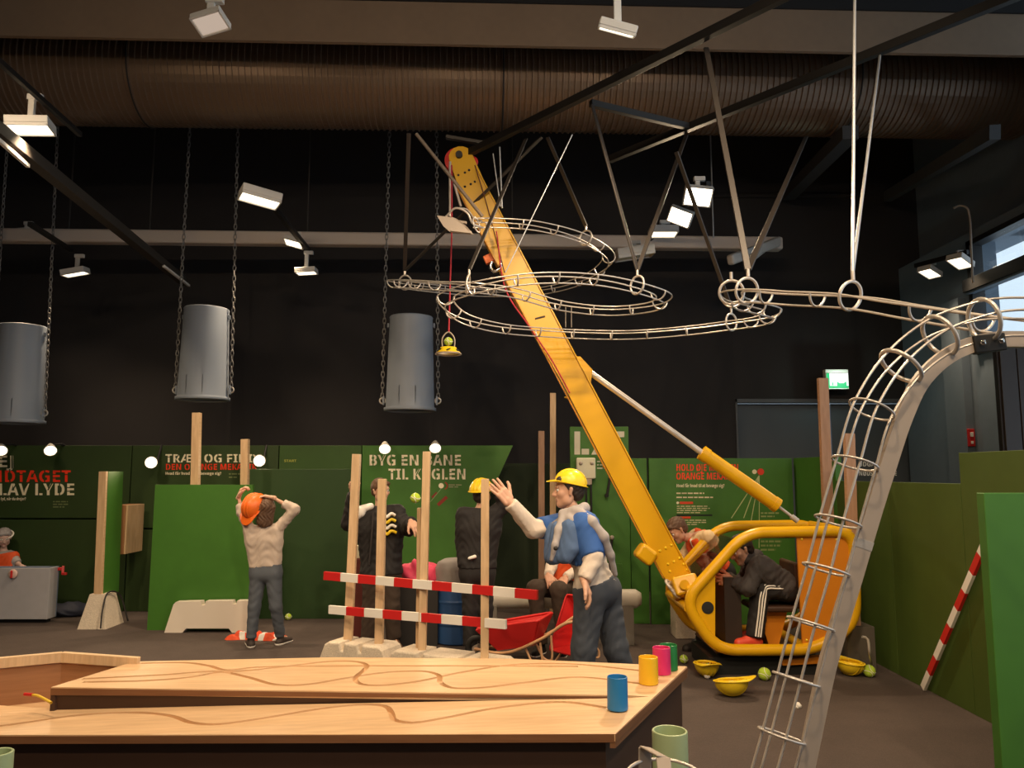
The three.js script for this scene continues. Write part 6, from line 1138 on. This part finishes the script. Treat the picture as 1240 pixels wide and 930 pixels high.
{ // person bending over behind the cab
  const D = 7.1, j = joints(D, { hipL: [872, 694, -0.08], hipR: [876, 694, 0.08], neck: [838, 650], shL: [848, 652, -0.15], shR: [842, 651, 0.14], elL: [858, 650, -0.26], wrL: [860, 662, -0.22], elR: [828, 676, 0.16], wrR: [815, 668, 0.05], knL: [858, 736, -0.06], knR: [868, 738, 0.1], head: [820, 642, -0.02] });
  j.anL = V(at(848, 775, D).x, 0.07, -D + 0.06); j.anR = V(at(866, 775, D).x, 0.07, -D - 0.14); j.toeL = j.anL.clone().add(V(-0.14, -0.04, 0.03)); j.toeR = j.anR.clone().add(V(-0.14, -0.04, 0));
  person({ j, s: 0.95, label: 'brown haired person in cream shirt and orange vest bending behind the crane', hh: 0.21, hf: V(-0.75, -0.6, 0.3), hu: V(-0.55, 0.8, 0.1), skin: SKIN2, hair: HAIRS.brown, footY: 0,
    hands: [{ w: 'L', kind: 'relaxed', dir: V(0, -1, 0.1), thumb: V(-0.9, 0, 0.2), palm: V(-0.2, -0.1, -0.9) }, { w: 'R', kind: 'relaxed', dir: V(-0.8, -0.2, 0), thumb: V(0, 0.7, 0.2), palm: V(0, -0.2, -0.9) }],
    pants: { m: CLOTH.black, e: 0.015 }, shoes: M.dark, sole: M.rubber, tops: [{ name: 'cream_shirt', e: 0.012, hem: 0.02, sleeve: 1.4, m: mat(0.70, 0.52, 0.30, 0.8) }, { name: 'orange_vest', e: 0.02, hem: 0.1, sleeve: 0, m: CLOTH.vest }], extra(t) { part(t, 'vest_band', meshOf(union([cone(at(838, 655, D - 0.14), at(846, 672, D - 0.13), 0.022)], 0.02), 0.008), M.white); } });
}
{ // person behind the grey box
  const D = 8.72, j = joints(D, { hipL: [-2, 690], hipR: [14, 690], neck: [4, 668], shL: [-8, 674], shR: [15, 674], elL: [-14, 694], wrL: [-8, 690, -0.15], elR: [22, 683, -0.04], wrR: [27, 686, -0.10], knL: [-2, 715], knR: [14, 715], head: [5, 651, -0.03] });
  j.hipL.y = j.hipR.y = 0.5; j.neck.y += 0; for (const [k, x] of [['L', -2], ['R', 14]]) { j['kn' + k].y = 0.28; j['an' + k] = V(j['kn' + k].x, 0.06, -D); j['toe' + k] = j['an' + k].clone().add(V(0, -0.03, 0.1)); }
  j.pel = mix(j.hipL, j.hipR, 0.5);
  person({ j, s: 0.72, label: 'small grey haired child with white headband and orange vest behind the grey box', hh: 0.19, hf: V(0.55, -0.35, 0.8), hu: V(0.1, 1, 0.2), skin: mat(0.62, 0.42, 0.36, 0.6), hair: HAIRS.grey, footY: 0,
    hands: [{ w: 'R', kind: 'relaxed', dir: V(0.6, -0.2, 0.6), thumb: V(-0.6, 0.4, 0.4), palm: V(0, -1, 0) }, { w: 'L', kind: 'relaxed', dir: V(0.3, 0, 0.8), thumb: V(0.8, 0.2, 0), palm: V(0, -1, 0) }],
    pants: { m: CLOTH.jeans, e: 0.012 }, shoes: M.dark, tops: [{ name: 'white_shirt', e: 0.008, hem: 0.0, sleeve: 0.9, m: CLOTH.lining }, { name: 'orange_vest', e: 0.016, hem: 0.05, collar: 0.9, sleeve: 0, m: CLOTH.vest }],
    extra(t, j) { part(t, 'headband', ring(j.head.clone().add(V(0, 0.03, -0.005)), V(0.15, 0.8, 0.5), 0.082, 0.009), M.white); } });
}
// ---------------------------------------------------------------- hard hats lying on the carpet
const hatFloor = (label, px, py, k, f, u) => { const p = gnd(px, py); hardHat(label, V(p.x, 0.128 * k + 0.006, p.z), f, u, M.hat, k); };
hatFloor('yellow hard hat lying upside down on the open carpet before the cab', 886, 843, 0.80, V(1, 0.06, 0.1), V(0.05, -1, 0.12));
hatFloor('yellow hard hat lying upside down at the left end of the cab', 856, 820, 0.76, V(0.2, 0.05, 1), V(0, -1, 0.06));
hatFloor('yellow hard hat lying upside down by the grey block', 1030, 818, 0.76, V(-0.6, 0.05, -1), V(0, -1, 0.05));

renderer.render(scene, camera);
